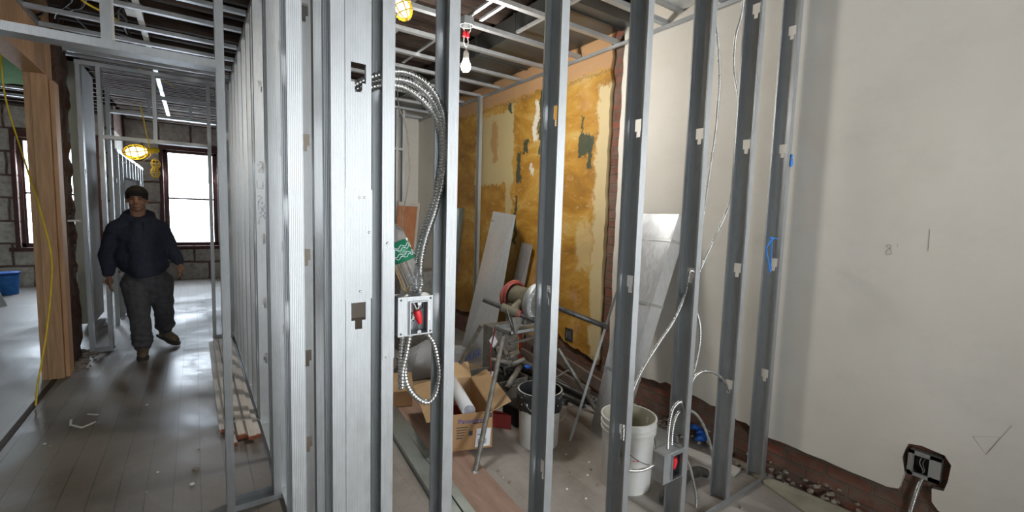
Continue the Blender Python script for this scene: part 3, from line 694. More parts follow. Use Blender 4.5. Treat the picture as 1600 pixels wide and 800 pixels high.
bm_.box(xl_, y0+.05, zb, xr_, y0+.052, ztp).box(xl_, y0, zb, xl_+t2, y0+.05, ztp).box(xr_-t2, y0, zb, xr_, y0+.05, ztp).box(xl_, y0, zb, xr_, y0+.05, zb+t2).box(xl_, y0, ztp-t2, xr_, y0+.05, ztp)
bm_.build('box_body', 'galv', jb)
ox0, ox1 = pY(637, 490, YA).x, pY(663, 490, YA).x; oz0, oz1 = pY(650, 518, YA).z, pY(650, 470, YA).z
cv = MB()
for a in ((xl_, zb, ox0, ztp), (ox1, zb, xr_, ztp), (ox0, zb, ox1, oz0), (ox0, oz1, ox1, ztp)): cv.box(a[0], y0-.003, a[1], a[2], y0, a[3])
for a in ((ox0-.003, oz0-.003, ox0, oz1+.003), (ox1, oz0-.003, ox1+.003, oz1+.003), (ox0, oz0-.003, ox1, oz0), (ox0, oz1, ox1, oz1+.003)): cv.box(a[0], y0-.012, a[1], a[2], y0-.003, a[3])
xm = (ox0+ox1)/2; cv.cyl((xm, y0-.012, oz0+.004), (xm, y0-.004, oz0+.004), .006, 12).cyl((xm, y0-.012, oz1-.004), (xm, y0-.004, oz1-.004), .006, 12)
cv.build('cover_plate', 'galv', jb)
for a, b in ((xl_+.008, ztp-.008), (xr_-.008, ztp-.008), (xl_+.008, zb+.008), (xr_-.008, zb+.008)): MB().ball((a, y0-.004, b), .003, .002, .003, 10).build('screw', 'darkmetal', jb)
def nut(parent, p, s=1.0, lean=.3):
    T = Matrix.Translation(Vector(p)) @ Matrix.Rotation(lean, 4, 'Y')
    MB().lathe([(0, .016*s), (.0075*s, .016*s), (.009*s, .004*s), (.006*s, -.012*s), (.004*s, -.017*s), (0, -.017*s)], (0, 0, 0), 12, T).build('wire_nut', 'red', parent, smooth=True)
nut(jb, (xm+.006, y0+.008, (oz0+oz1)/2-.002), 1.25, -.25); nut(jb, (ox0+.004, y0+.02, (oz0+oz1)/2+.018), 1.1, .1)
for k in range(7):
    r2 = random.Random(k); pts = [(ox0+.006+r2.random()*.03, y0+.03, ztp-.01)]+[(ox0+.004+r2.random()*(ox1-ox0-.008), y0+.012+r2.random()*.02, z_) for z_ in (oz1-.02, oz1-.045, oz0+.03)]+[(xm+.006, y0+.012, (oz0+oz1)/2+.01)]
    MB().tube(catmull(pts, .004), .0018, 6).build('wire', 'black' if k % 3 else 'copper_wire', jb)
tx = thing('box_sticker', '', '') if False else None
MB().box(ox1+.0035, y0-.0038, (oz0+oz1)/2-.012, ox1+.011, y0-.003, (oz0+oz1)/2+.018).build('paper_sticker', 'paper', jb)
cable('armoured_cable', 'conduit loop hanging below the upper junction box', P_([(641, 524), (634, 555), (633, 585), (640, 608), (655, 624), (670, 628), (682, 612), (687, 585), (684, 560), (677, 535), (668, 522)], YA+.03), .0078)
cable('armoured_cable', 'leftmost conduit tail hanging straight below the upper junction box', P_([(630, 523), (627, 550), (626, 580), (626, 608)], YA+.035), .0078)
cable('armoured_cable', 'second conduit tail leaning across the first below the junction box', P_([(640, 524), (635, 552), (629, 580), (628, 606)], YA+.014), .0074)
# bottle standing tilted on the box
bt = thing('water_bottle', 'empty clear plastic water bottle with green label leaning on the junction box', 'bottle', pY(650, 455, YA+.05))
b0 = pY(648, 452, YA+.045); b1 = pY(606, 345, YA+.075); axv = (b1-b0).normalized(); T = Matrix.Translation(b0) @ axv.to_track_quat('Z', 'Y').to_matrix().to_4x4()
L = (b1-b0).length; rb = .033
prof = [(0, .006), (rb*.6, .0), (rb*.92, .006)]
nz = 34
for i in range(nz): 
    z_ = .01+(L*.72)*i/nz; prof.append((rb*(1-.035*(.5+.5*cos(i*1.9))*(1 if i < 14 or i > 26 else 0)), z_))
prof += [(rb, L*.76), (rb*.8, L*.86), (rb*.42, L*.97), (rb*.36, L*1.02), (0, L*1.02)]
MB().lathe(prof, (0, 0, 0), 28, T).build('bottle_body', 'clear', bt, smooth=True)
MB().lathe([(rb+.0006, L*.42), (rb+.0006, L*.70)], (0, 0, 0), 28, T).build('bottle_label', 'greenink', bt, smooth=True, solid=.0004)
MB().lathe([(rb*.45, L*1.0), (rb*.45, L*1.08), (0, L*1.08)], (0, 0, 0), 20, T).build('bottle_cap', 'paper', bt, smooth=True)
lb = MB()
for k in range(7):
    zc = L*(.45+.035*k); P = [T @ Vector(((rb+.0012)*cos(a), (rb+.0012)*sin(a), zc+.004*sin(a*9+k))) for a in [i*2*pi/40 for i in range(0, 41, 1)]]
    if k in (1, 2, 4, 5): lb.tube(P, .0009, 5)
lb.build('label_lettering', 'paper', bt)
# lower junction box on the 4th stud
j2 = thing('junction_box', 'small steel junction box low on a stud beside the large white bucket', 'junction box', pY(1052, 726, YA))
x0, x1 = pY(1036, 726, YA).x, pY(1066, 726, YA).x; z0, z1 = pY(1050, 750, YA).z, pY(1050, 706, YA).z; yj = YA-.002
bm_ = MB().box(x0, yj+.055, z0, x1, yj+.057, z1).box(x0, yj, z0, x0+t2, yj+.055, z1).box(x1-t2, yj, z0, x1, yj+.055, z1).box(x0, yj, z0, x1, yj+.055, z0+t2).box(x0-.004, yj, z1-t2, x1, yj+.055, z1)
bm_.build('box_body', 'galv', j2)
a0, a1 = x0+(x1-x0)*.36, x0+(x1-x0)*.84; c0, c1_ = z0+.014, z1-.012
cv = MB()
for a in ((x0, z0, a0, z1), (a1, z0, x1, z1), (a0, z0, a1, c0), (a0, c1_, a1, z1)): cv.box(a[0], yj-.003, a[1], a[2], yj, a[3])
for a in ((a0-.003, c0-.003, a0, c1_+.003), (a1, c0-.003, a1+.003, c1_+.003), (a0, c0-.003, a1, c0), (a0, c1_, a1, c1_+.003)): cv.box(a[0], yj-.014, a[1], a[2], yj-.003, a[3])
cv.build('cover_plate', 'galv', j2)
nut(j2, ((a0+a1)/2, yj+.006, (c0+c1_)/2+.006), 1.6, .05)
MB().tube([(a0+.006, yj+.004, c0+.01), (a0+.012, yj-.002, (c0+c1_)/2), (a0+.004, yj+.004, c1_-.008)], .002, 6).build('wire', 'copper_wire', j2)
MB().box(a0, yj+.04, c0, a1, yj+.054, c1_).build('dark_interior', 'black', j2)
rt = .0064
def thin(label, pts, r=rt, **k): return cable('armoured_cable', label, pts, r, .0085, **k)
thin('thin cable hanging left of the tallest gap, from the ceiling past the fourth stud', P_([(1120, 40), (1123, 85), (1124, 130), (1121, 170), (1118, 205), (1110, 260), (1100, 330), (1098, 350)], YA+.19))
thin('thin cable curving from the ceiling down behind the fourth stud', P_([(1164, -20), (1158, 25), (1149, 60), (1147, 110), (1155, 160), (1155, 210), (1147, 265), (1139, 320), (1122, 360), (1100, 408), (1093, 425)], YA+.18))
thin('thin cable swooping through a knockout down to the third stud', P_([(1092, 432), (1078, 424), (1072, 455), (1055, 497), (1030, 535), (1005, 575), (991, 605), (980, 640), (973, 668)], YA+.06))
thin('short cable bowing out right of the fourth stud', P_([(1086, 480), (1093, 505), (1094, 530), (1089, 560), (1081, 592)], YA+.08))
thin('dark cable arching from the fourth stud into the fifth stud knockout', P_([(1078, 605), (1086, 588), (1100, 580), (1117, 583), (1131, 595), (1140, 612)], YA+.06))
thin('cable entering the lower junction box from the left', P_([(974, 668), (973, 690), (968, 712), (975, 732), (1000, 735), (1020, 727), (1038, 716)], YA+.055), .0068)
thin('left of two conduits rising from the lower junction box', P_([(1043, 705), (1044, 680), (1047, 655), (1052, 638), (1062, 628), (1068, 634), (1071, 650)], YA+.03), .0075)
thin('right of two conduits rising from the lower junction box', P_([(1049, 705), (1050, 680), (1053, 660), (1060, 645), (1072, 638)], YA+.045), .0075)
thin('cable looping from behind the fourth stud down to the floor', P_([(1072, 640), (1085, 645), (1097, 660), (1107, 685), (1113, 710), (1115, 740), (1108, 770), (1098, 795), (1092, 815)], YA+.10))
thin('cable trailing to the floor just right of the lower junction box', P_([(1070, 712), (1078, 730), (1084, 755), (1088, 780), (1086, 815)], YA+.07))
# blue tape on the last stud
bq = thing('blue_tape_strip', 'short blue tape strip stuck high on the stud by the white wall', 'tape', pY(1237, 258, YA-.004))
MB().prism([(0, .018), (.012, .0), (.016, -.03), (.006, -.046), (-.010, -.042), (-.014, -.018), (-.004, -.004)], 0, .0015, Matrix.Translation(pY(1237, 248, YA-.006)) @ Matrix.Rotation(pi/2, 4, 'X')).build('tape_tail', 'bluetape', bq)
MB().ball(pY(1237, 244, YA-.006), .007, .006, .012, 10).build('tape_knot', 'bluetape', bq)
br_ = thing('blue_tape_strip', 'long looped blue tape knotted halfway up the stud by the white wall', 'tape', pY(1206, 372, YA-.004))
yb = YA-.004
a = pY(1206, 373, yb)
for (px0, py0), (px1, py1), w_ in (((1206, 373), (1197, 388), .010), ((1197, 388), (1203, 424), .014), ((1206, 373), (1204, 426), .008), ((1200, 371), (1215, 373), .016)):
    MB().bar(pY(px0, py0, yb), pY(px1, py1, yb), .004, w_, (1, .2, 0)).build('tape_strand', 'bluetape', br_)
MB().ball(a, .010, .008, .010, 10).build('tape_knot', 'bluetape', br_)

# ------------------------------------------------------------------ right wall: outlet box, writing, floor strip
wb = thing('outlet_box', 'open steel outlet box set in the broken white plaster at lower right', 'outlet box', (2.77, .53, .385))
Y0, Y1, Z0, Z1 = .475, .592, .335, .455
m = MB()
for a in ((Y0, Z0, Y0+.04, Z1), (Y1-.022, Z0, Y1, Z1), (Y0, Z0, Y1, Z0+.02), (Y0, Z1-.016, Y1, Z1)): m.box(2.752, a[0], a[1], 2.756, a[2], a[3])
m.box(2.756, Y0, Z0, 2.800, Y0+.003, Z1).box(2.756, Y1-.003, Z0, 2.800, Y1, Z1).box(2.756, Y0, Z0, 2.8, Y1, Z0+.003).box(2.756, Y0, Z1-.003, 2.8, Y1, Z1)
m.build('box_body', 'galv_dull', wb)
m = MB()
for a in ((.512, .352, .515, .442), (.572, .352, .575, .442), (.512, .352, .575, .355), (.512, .439, .575, .442)): m.box(2.742, a[0], a[1], 2.752, a[2], a[3])
m.build('cover_plate', 'galv', wb)
MB().box(2.790, .515, .355, 2.797, .57, .44).build('dark_interior', 'black', wb)
for s in (0, .012): MB().tube(catmull([(2.785, .535+s, .43), (2.768, .54+s, .40), (2.762, .53+s*.5, .37), (2.77, .54, .35)], .006), .0018, 6).build('wire', 'copper_wire', wb)
cable('armoured_cable', 'grey cable dropping from the outlet box in the white plaster', [(2.775, .535, .335), (2.768, .545, .29), (2.765, .555, .22), (2.77, .57, .12), (2.765, .60, .02)], .0085, .008)
wn_ = MB(); q = pX(1388, 393, XW-.001)
X_, Y_ = Vector((0, -1, 0)), Vector((0, 0, 1))
q = q + Vector((0, 0, -.02))
X_, Y_ = X_*1.7, Y_*1.5
stroke(wn_, [(.005, .022), (-.006, .029), (-.003, .036), (.006, .034), (.003, .024), (-.006, .013), (-.002, .002), (.008, .006), (.006, .015), (.005, .022)], q, X_, Y_, .0005)
stroke(wn_, [(.020, .040), (.019, .030)], q, X_, Y_, .0005)
tag(wn_.build('pencil_mark', 'ink'), "handwritten 8' pencilled in the middle of the white wall", 'writing')
for lbl, pts in (('thin vertical pencil line scratched left of the wall centre', [(1453, 358), (1450, 392)]), ('crossed pencil scratches low on the right of the white wall', [(1520, 682), (1541, 711), (1520, 682), (1562, 683), (1540, 711), (1581, 665)]),):
    m = MB(); m.tube([pX(a, b, XW-.0005) for a, b in pts], .0005, 5); tag(m.build('pencil_mark', 'ink'), lbl, 'writing')
gs = MB(); 
pp = [(1150, 720), (1196, 745), (1290, 795), (1420, 860)]
fl_ = [pZ(a, b, .03) for a, b in pp]
lo_ = [pZ(1140, 716), pZ(1200, 762), pZ(1255, 801), pZ(1330, 860)]; hi_ = [pZ(1160, 722, .02), pZ(1200, 744, .03), pZ(1325, 797, .03), pZ(1440, 850, .03)]
for v in hi_: v.x = min(v.x, 2.752)
hb = [Vector((v.x, v.y, 0)) for v in hi_]
gs.add(lo_+hi_+hb+[v+Vector((0, 0, .012)) for v in lo_], [(12+i, 13+i, 5+i, 4+i) for i in range(3)]+[(i, i+1, 13+i, 12+i) for i in range(3)]+[(4+i, 5+i, 9+i, 8+i) for i in range(3)]+[(0, 12, 4, 8), (3, 11, 7, 15)])
tag(gs.build('gypsum_strip', 'gypgreen', bevel=.003), 'dusty greenish gypsum strip lying along the foot of the white wall', 'board')
# ------------------------------------------------------------------ things in the room
# leaning ducts
def leaning_duct(name, label, bl, br, tl, tr, depth, mat='duct', seams=(.12, .45, .8), dvec=None):
    bl, br, tl, tr = map(Vector, (bl, br, tl, tr)); t_ = thing(name, label, 'duct', (bl+br)/2)
    n_ = (br-bl).cross(tl-bl).normalized()
    if n_.y < 0 and abs(n_.y) > .2 or n_.x < 0: n_ = -n_
    d = n_*depth
    if dvec: d = Vector(dvec); n_ = d.normalized()
    def sec(s, e=0.0):
        a, b = bl.lerp(tl, s), br.lerp(tr, s); w = (b-a).normalized()*e; k = n_*e
        return [a-w-k, b+w-k, b+w+d+k, a-w+d+k]
    m = MB(); ss = [0]+list(seams)+[1]
    def tubeq(m, s0, s1, e):
        m.add(sec(s0, e)+sec(s1, e), [(0, 1, 5, 4), (1, 2, 6, 5), (2, 3, 7, 6), (3, 0, 4, 7)])
    tubeq(m, 0, 1, 0); m.build('duct_body', mat, t_, solid=.0015)
    for s in seams:
        m = MB(); tubeq(m, s, s+.012, .003); m.build('duct_seam', 'galv_dull', t_, solid=.0015)
    m = MB(); tubeq(m, .965, 1.0, -.004)
    return t_
zt_ = 1.45
# duct A, leaning on ochre wall: foot near (2.17,3.9)
A0, A1 = pZ(716, 566), pZ(764, 576); dv_ = Vector((.10, .16, .0))
leaning_duct('leaning_duct', 'tall bright sheet metal duct leaning on the ochre wall', A0, A1, pX(771, 330, 2.55), pX(806, 336, 2.50), .09, seams=(.2, .52, .93), dvec=dv_)
leaning_duct('leaning_duct', 'shorter duct leaning right behind the tall bright duct', pZ(772, 562)+Vector((.12, .1, 0)), pZ(792, 562)+Vector((.12, .1, 0)), pX(816, 380, 2.70), pX(832, 384, 2.70), .04, seams=(.4, .8))
# duct C: broad duct leaning against the white wall behind studs
leaning_duct('leaning_duct', 'broad grey duct leaning on the white wall behind the studs', pZ(922, 672), pZ(952, 694), pX(1000, 334, 2.68), pX(1061, 335, 2.66), .10, seams=(.28, .60, .88))
# greenish punched studs leaning
q0, q1 = pZ(700, 545), pX(726, 325, 2.66)
ls = thing('leaning_track', 'greenish punched steel track leaning on the ochre wall behind the second stud', 'track', q0)
d = (q1-q0); L = d.length; T = Matrix.Translation(q0) @ d.to_track_quat('Z', 'Y').to_matrix().to_4x4() @ Matrix.Rotation(R(-100), 4, 'Z')
m = MB(); channel(m, uprof(.092, .035), L, T); m.build('track_body', 'galv_green', ls, solid=.0015)
k = .05
while k < L: MB().add([(-.036, 0, k), (-.036, 0, k+.012), (-.043, .0, k+.006)], [(0, 1, 2)], T).build('punched_tab', 'galv_green', ls, solid=.002); k += .05
# thin steel angle leaning
q0, q1 = pZ(888, 690), pX(962, 455, 2.60)
an = MB(); an.add([q0, q0+Vector((.028, 0, 0)), q0+Vector((.028, .02, 0)), q1, q1+Vector((.028, 0, 0)), q1+Vector((.028, .02, 0))], [(0, 1, 4, 3), (1, 2, 5, 4)])
tag(an.build('steel_angle', 'galv', solid=.0015), 'long thin steel angle leaning behind the third stud', 'steel angle')
# door slab
dl = thing('door_slab', 'reddish wooden door panel with pale edging leaning at the end of the room', 'door', pY(640, 460, 5.2))
a, b, c_, d_ = pY(615, 455, 5.0), pY(642, 462, 5.0), pY(622, 318, 5.3), pY(655, 320, 5.3)
m = MB().add([a, b, d_, c_]+[v+Vector((.01, .035, 0)) for v in (a, b, d_, c_)], [(0, 1, 2, 3), (7, 6, 5, 4), (0, 4, 5, 1), (1, 5, 6, 2), (2, 6, 7, 3), (3, 7, 4, 0)]); m.build('door_panel', 'door', dl)
m = MB().bar(d_, b, .03, .03).bar(c_, d_, .03, .05); m.build('edge_band', 'gypsum', dl)
# grey appliance / panel behind the bottle region
gy = MB(); a, b, c_ = pY(622, 610, 3.6), pY(668, 470, 4.2), None
tag(MB().box(pY(625, 500, 4.6).x, 4.6, 0, pY(690, 500, 4.6).x, 4.9, pY(650, 425, 4.6).z).build('grey_panel_box', 'castiron', bevel=.01), 'large grey box standing on the floor behind the junction box', 'box')
# plastic bag and paper
def blob(cx_, cy_, cz_, rx, ry, rz, amp, f, n=28):
    m = MB(); m.ball((0, 0, 0), rx, ry, rz, n)
    vs = []
    for v in m.v:
        q = Vector(v); k = 1+amp*noise.noise(q*f)+amp*.5*noise.noise(q*f*2.3); q = q*k
        vs.append((q.x+cx_, q.y+cy_, max(q.z, -rz*.55)+cz_+rz*.55))
    m.v = vs; return m
bgp = pZ(672, 592)
pb = thing('plastic_bag', 'clear crumpled plastic bag with blue print behind the cardboard box', 'bag', bgp)
blob(bgp.x+.08, bgp.y+.1, 0, .34, .17, .20, .35, 6).build('bag_film', 'bag', pb, smooth=True)
text_mesh('blue_print', 'HOUSE', .08, 'blueink', pb, pY(716, 574, bgp.y-.12), (1, 0, .35), (0, .3, 1))
bp = MB(); c_ = pZ(775, 590); o0 = []
ring = [(1.55, 3.05), (2.25, 3.3), (2.30, 3.95), (1.9, 4.2), (1.5, 3.8)]
bp.prism(jag(ring[0], ring[1], 8, .03, 1)+jag(ring[1], ring[2], 8, .03, 0)+jag(ring[2], ring[3], 6, .03, 1)+jag(ring[3], ring[4], 6, .03, 0)+jag(ring[4], ring[0], 8, .03, 0), .002, .012)
tag(bp.build('brown_paper_sheet', 'brownpaper'), 'crumpled brown paper sheet under the leaning duct', 'paper')
# long boards and tracks on the floor in front
def floor_board(name, label, p0, p1, w, h, z0, mat, cat='board'):
    p0, p1 = Vector((*p0, z0+h/2)), Vector((*p1, z0+h/2)); m = MB().bar(p0, p1, w, h); return tag(m.build(name, mat, bevel=.002), label, cat)
floor_board('pinkish_board', 'long pinkish plywood board on the floor beneath the second stud', (1.15, 1.30), (1.36, 3.75), .26, .018, .002, 'plywood')
for i, (x0_, x1_, lb_, z_) in enumerate(((.92, 1.12, 'greenish steel track lying on the floor, nearest to the corner studs', 0.), (1.02, 1.20, 'second steel track lying on the floor beside the pinkish board', .0))):
    t_ = thing('floor_track', lb_, 'track', (x0_, 2.2, 0)); m = MB()
    p0, p1 = Vector((x0_+(.0), 1.45, z_)), Vector((x1_, 3.6, z_)); d = (p1-p0).normalized(); sd = Vector((d.y, -d.x, 0))
    w_ = .085 if i == 0 else .05; up = Vector((0, 0, .034))
    m.add([p0, p0+up, p0+up+sd*w_, p0+sd*w_, p1, p1+up, p1+up+sd*w_, p1+sd*w_], [(0, 1, 5, 4), (1, 2, 6, 5), (2, 3, 7, 6)]); m.build('track_body', 'galv_green', t_, solid=.0015)
    for k in range(9): MB().ball(p0.lerp(p1, .08+k*.1)+up+sd*w_*.5, .006, .006, .002, 8).build('rivet_head', 'galv', t_)
# cardboard box with shipping label
bx = thing('cardboard_box', 'open brown cardboard shipping box with a white label, on the room floor', 'box', (1.45, 2.7, 0))
f0, f1 = pZ(706, 712), pZ(757, 705)        # front bottom corners
f0.z = f1.z = .021
n0 = (f1-f0).normalized(); back = Vector((-n0.y, n0.x, 0))
W_ = .26; Dp = .62; Hh = .24
f1 = f0+n0*W_; b0_ = f0+back*Dp+n0*-.02; b1_ = f1+back*Dp
up = Vector((0, 0, Hh)); th = .005
def panel(a, b, h, inward):
    h = Vector(h); i_ = inward*th; m = MB(); m.add([a, b, b+h, a+h, a+i_, b+i_, b+h+i_, a+h+i_], [(0, 1, 2, 3), (7, 6, 5, 4), (0, 4, 5, 1), (1, 5, 6, 2), (2, 6, 7, 3), (3, 7, 4, 0)]); return m
panel(f0, f1, up, back).build('front_panel', 'card', bx); panel(b0_, b1_, up, -back).build('back_panel', 'card_in', bx)
panel(f0, b0_, up, n0).build('side_panel', 'card', bx); panel(f1, b1_, up, -n0).build('side_panel', 'card_in', bx)
panel(f0, f1, back*Dp, Vector((0, 0, 1))).build('bottom_panel', 'card_in', bx)
panel(f0+up, b0_+up, n0*-.16+Vector((0, 0, -.03)), Vector((0, 0, 1))).build('box_flap', 'card_in', bx)
panel(f1+up, b1_+up, n0*.12+Vector((0, 0, .05)), Vector((0, 0, 1))).build('box_flap', 'card_in', bx)
panel(b0_+up, b1_+up, back*.12+Vector((0, 0, .08)), Vector((0, 0, 1))).build('box_flap', 'card_in', bx)
fo = -back*.0015
def on_front(u, v): return f0+n0*(u*W_)+Vector((0, 0, v*Hh))+fo
m = MB(); q = [on_front(.56, .06), on_front(.93, .06), on_front(.96, .55), on_front(.60, .57)]; m.add(q+[v+fo*.5 for v in q], [(0, 1, 2, 3), (4, 5, 6, 7)]); m.build('shipping_label', 'paper', bx)
text_mesh('printed_name', 'Panasonic', .045, 'blueink', bx, on_front(.13, .74), n0, (0, 0, 1), .0004)
m = MB()
for i in range(5): m.bar(on_front(.10, .64-.07*i), on_front(.10+.28*(1-.12*i), .64-.07*i), .0015, .006)
m.bar(on_front(.50, .72), on_front(.80, .72), .0015, .006)
for i in range(9): m.bar(on_front(.64+.024*i, .14)+fo, on_front(.64+.024*i, .28)+fo, .0012, .003, (1, 0, 0))
m.bar(on_front(.40, .46), on_front(.50, .46), .0015, .03); m.bar(on_front(.62, .40)+fo, on_front(.76, .40)+fo, .0012, .004)
m.bar(on_front(.82, .90), on_front(.98, .90), .0015, .03)
m.build('printed_marks', 'ink', bx)
rl = thing('paper_roll', 'white paper roll sticking out of the open cardboard box', 'roll', on_front(.5, 0)+back*.3)
r0, r1 = on_front(.42, 1.0)+back*.03+Vector((0, 0, .0)), on_front(.32, .9)+back*.56+Vector((0, 0, .05))
m = MB(); m.tube([r0, r1], .042, 24, caps=False); m.build('roll_body', 'paper', rl, smooth=True, solid=.003)
cb2 = thing('cardboard_box', 'closed brown box lying flat behind the open cardboard box', 'box', (1.35, 3.1, 0))
T = Matrix.Translation((1.25, 3.42, .022)) @ Matrix.Rotation(R(-20), 4, 'Z')
MB().box(-.2, -.2, 0, .16, .2, .12, T).build('box_body', 'card', cb2, bevel=.004); MB().box(-.21, -.21, .122, .17, .21, .126, T).build('box_flap', 'card_in', cb2)
# buckets
def bucket(name, label, c, r, h, stripes, mat='white_plastic'):
    t_ = thing(name, label, 'bucket', c); c = Vector(c)
    prof = [(0, .004), (r*.90, .0), (r*.915, .01), (r*.97, h*.80), (r*1.03, h*.80), (r*1.035, h*.83), (r*.99, h*.835), (r*1.0, h*.88), (r*1.045, h*.885), (r*1.045, h*.905), (r*1.0, h*.91), (r*1.01, h*.975), (r*1.05, h*.98), (r*1.05, h), (r*.98, h)]
    MB().lathe(prof, c, 48).build('bucket_body', mat, t_, smooth=True)
    return t_, [(r*.975, h*.999), (r*.93, h*.7), (r*.88, .012), (0, .012)]
c_ = Vector((1.845, 2.26, 0)); r_, h_ = .142, .37
b1t, inn = bucket('tar_bucket', 'white bucket with black tar coated rim between the studs', c_, r_, h_, 0)
MB().lathe([(a*.985, b) for a, b in inn[:2]]+[(r_*.84, h_*.55), (0, h_*.55)], c_, 40).build('bucket_lining', 'tar', b1t, smooth=True)
m = MB(); n_ = 56; o0 = 0
for z_, dr in ((h_*1.004, 1.062), (h_*.90, 1.062), (h_*.76, 1.05), (h_*.70, 1.03)):
    for k in range(n_):
        a = 2*pi*k/n_; zz_ = z_ if z_ > h_*.8 else z_-.02*noise.noise(Vector((cos(a)*4, sin(a)*4, 2)))-.012
        m.v.append((c_.x+cos(a)*r_*dr*(1+.008*noise.noise(Vector((cos(a)*9, sin(a)*9, z_*30)))), c_.y+sin(a)*r_*dr, zz_))
for i in range(3):
    for k in range(n_): m.f.append((i*n_+k, i*n_+(k+1) % n_, (i+1)*n_+(k+1) % n_, (i+1)*n_+k))
m.build('tar_coating', 'tar', b1t, smooth=True, solid=.004)
sp = MB(); rr_ = random.Random(5)
for k in range(40):
    a = rr_.uniform(pi, 2.2*pi); z_ = rr_.uniform(.74, 1.0)*h_; sp.ball((c_.x+cos(a)*r_*1.068, c_.y+sin(a)*r_*1.066, z_), rr_.uniform(.002, .006), None, rr_.uniform(.002, .008), 6)
sp.build('paint_splatter', 'paper', b1t)
MB().tube(catmull([(c_.x-r_*1.05, c_.y, h_*.88), (c_.x-r_*.95, c_.y-r_*.8, h_*.72), (c_.x, c_.y-r_*1.12, h_*.52), (c_.x+r_*.95, c_.y-r_*.8, h_*.60), (c_.x+r_*1.05, c_.y, h_*.88)], .02), .002, 6).build('handle', 'galv', b1t)
c_ = Vector((1.985, 1.63, 0)); r_, h_ = .148, .40
b2t, inn = bucket('white_bucket', 'large empty white bucket with red marks beside the lower junction box', c_, r_, h_, 0)
MB().lathe(inn, c_, 48).build('bucket_lining', 'bucket_inside', b2t, smooth=True)
MB().tube(catmull([(c_.x-r_*1.03, c_.y, h_*.86), (c_.x-r_*.80, c_.y-r_*.9, h_*.62), (c_.x+.02, c_.y-r_*1.1, h_*.45), (c_.x+r_*.85, c_.y-r_*.62, h_*.62), (c_.x+r_*1.04, c_.y, h_*.86)], .02), .002, 6).build('handle', 'darkmetal', b2t)
m = MB(); 
for z0_, z1_ in ((.255, .268), (.228, .238)):
    for k in range(3):
        a0 = R(233)+k*.08; q = [c_+Vector((cos(a)*(r_*.945), sin(a)*(r_*.945), z_)) for a, z_ in ((a0, z0_-.03), (a0+.06, z0_-.03), (a0+.06, z1_-.03), (a0, z1_-.03))]; m.add(q, [(0, 1, 2, 3)])
m.build('red_marks', 'red', b2t, solid=.001)
MB().bar(c_+Vector((r_*1.0, -.03, h_*.80)), c_+Vector((r_*1.0, -.03, h_*.90)), .03, .02).build('handle_lug', 'white_plastic', b2t, bevel=.003)
# pipe threading machine on a tripod stand
bz = .66
ts = thing('threader_stand', 'folding steel pipe stand with a tray and round legs', 'stand', (1.75, 2.45, 0))
top = Vector((1.80, 2.62, .68))
legs = [(pZ(742, 742), Vector((1.70, 2.50, .68))), (Vector((2.45, 2.62, 0)), Vector((1.98, 2.68, .66))), (Vector((1.62, 3.25, 0)), Vector((1.74, 2.85, .68)))]
legs[1] = (pZ(934, 648), pY(872, 545, 2.60))
for a, b in legs:
    a = a.copy(); a.z = .012; m = MB().cyl(a, b, .016, 14); lg = m.build('leg', 'castiron', ts, smooth=True)
    MB().ball(a+Vector((0, 0, .004)), .024, .024, .012, 12).build('rubber_foot', 'galv', lg)
MB().cyl(pY(868, 590, 2.60), pY(889, 578, 2.60), .008, 8).build('brace', 'castiron', ts)
MB().ball(pY(889, 579, 2.60), .014).build('bolt', 'galv', ts)
q0 = pY(775, 516, 2.55)
T0 = [pY(772, 513, 2.62), pY(800, 522, 2.45), pY(845, 519, 2.45), pY(860, 505, 2.85)]
zt0 = pY(805, 520, 2.47).z
tr = MB(); tx0, tx1, ty0, ty1 = pY(797, 520, 2.47).x, pY(872, 510, 2.47).x, 2.47, 2.66
tr.box(tx0, ty0, zt0-.012, tx1, ty1, zt0-.008)
for a in ((tx0, ty0, tx1, ty0+.006), (tx0, ty1-.006, tx1, ty1), (tx0, ty0, tx0+.006, ty1), (tx1-.006, ty0, tx1, ty1)): tr.box(a[0], a[1], zt0-.012, a[2], a[3], zt0+.014)
tr.build('tray', 'galv_dull', ts)
MB().cyl((tx0+.05, 2.55, zt0-.10), (tx1-.04, 2.62, zt0-.10), .01, 10).build('cross_brace', 'castiron', ts)
for dx in (.05, .2): MB().cyl((tx0+dx, 2.6, zt0-.012), (tx0+dx*1.5, 2.72, zt0-.16), .009, 8).build('brace', 'castiron', ts)
th_ = thing('pipe_threading_machine', 'dusty olive pipe threading machine with a round bolted chuck', 'machine', (1.85, 2.65, zt0))
cf = pY(843, 474, 2.42); ax = Vector((.12, -1, -.04)).normalized(); cbk = cf-ax*.22
Tm = Matrix.Translation(cf) @ ax.to_track_quat('Z', 'Y').to_matrix().to_4x4()
rc = .138
MB().lathe([(0, -.32), (.075, -.32), (.084, -.30), (.084, -.14), (.095, -.08), (rc*.95, -.05), (rc*.97, -.02), (rc*.9, -.02)], (0, 0, 0), 36, Tm).build('gear_housing', 'olive', th_, smooth=True)
MB().lathe([(rc*.72, -.03), (rc, -.03), (rc*1.02, -.01), (rc*1.02, .012), (rc*.98, .02), (rc*.74, .02), (rc*.70, .008), (rc*.66, -.03)], (0, 0, 0), 44, Tm).build('chuck_ring', 'galv', th_, smooth=True)
MB().lathe([(.026, -.02), (rc*.68, -.02), (rc*.68, .004), (.034, .008), (.026, .002)], (0, 0, 0), 40, Tm).build('chuck_plate', 'castiron', th_, smooth=True)
for k in range(18): a = 2*pi*k/18; MB().ball(Tm @ Vector((cos(a)*rc*.86, sin(a)*rc*.86, .021)), .008).build('bolt_head', 'duct', th_, smooth=True)
m = MB()
for k in range(3):
    a = 2*pi*k/3+.5; T3 = Tm @ Matrix.Rotation(a, 4, 'Z'); m.box(.024, -.009, .004, .055, .009, .016, T3)
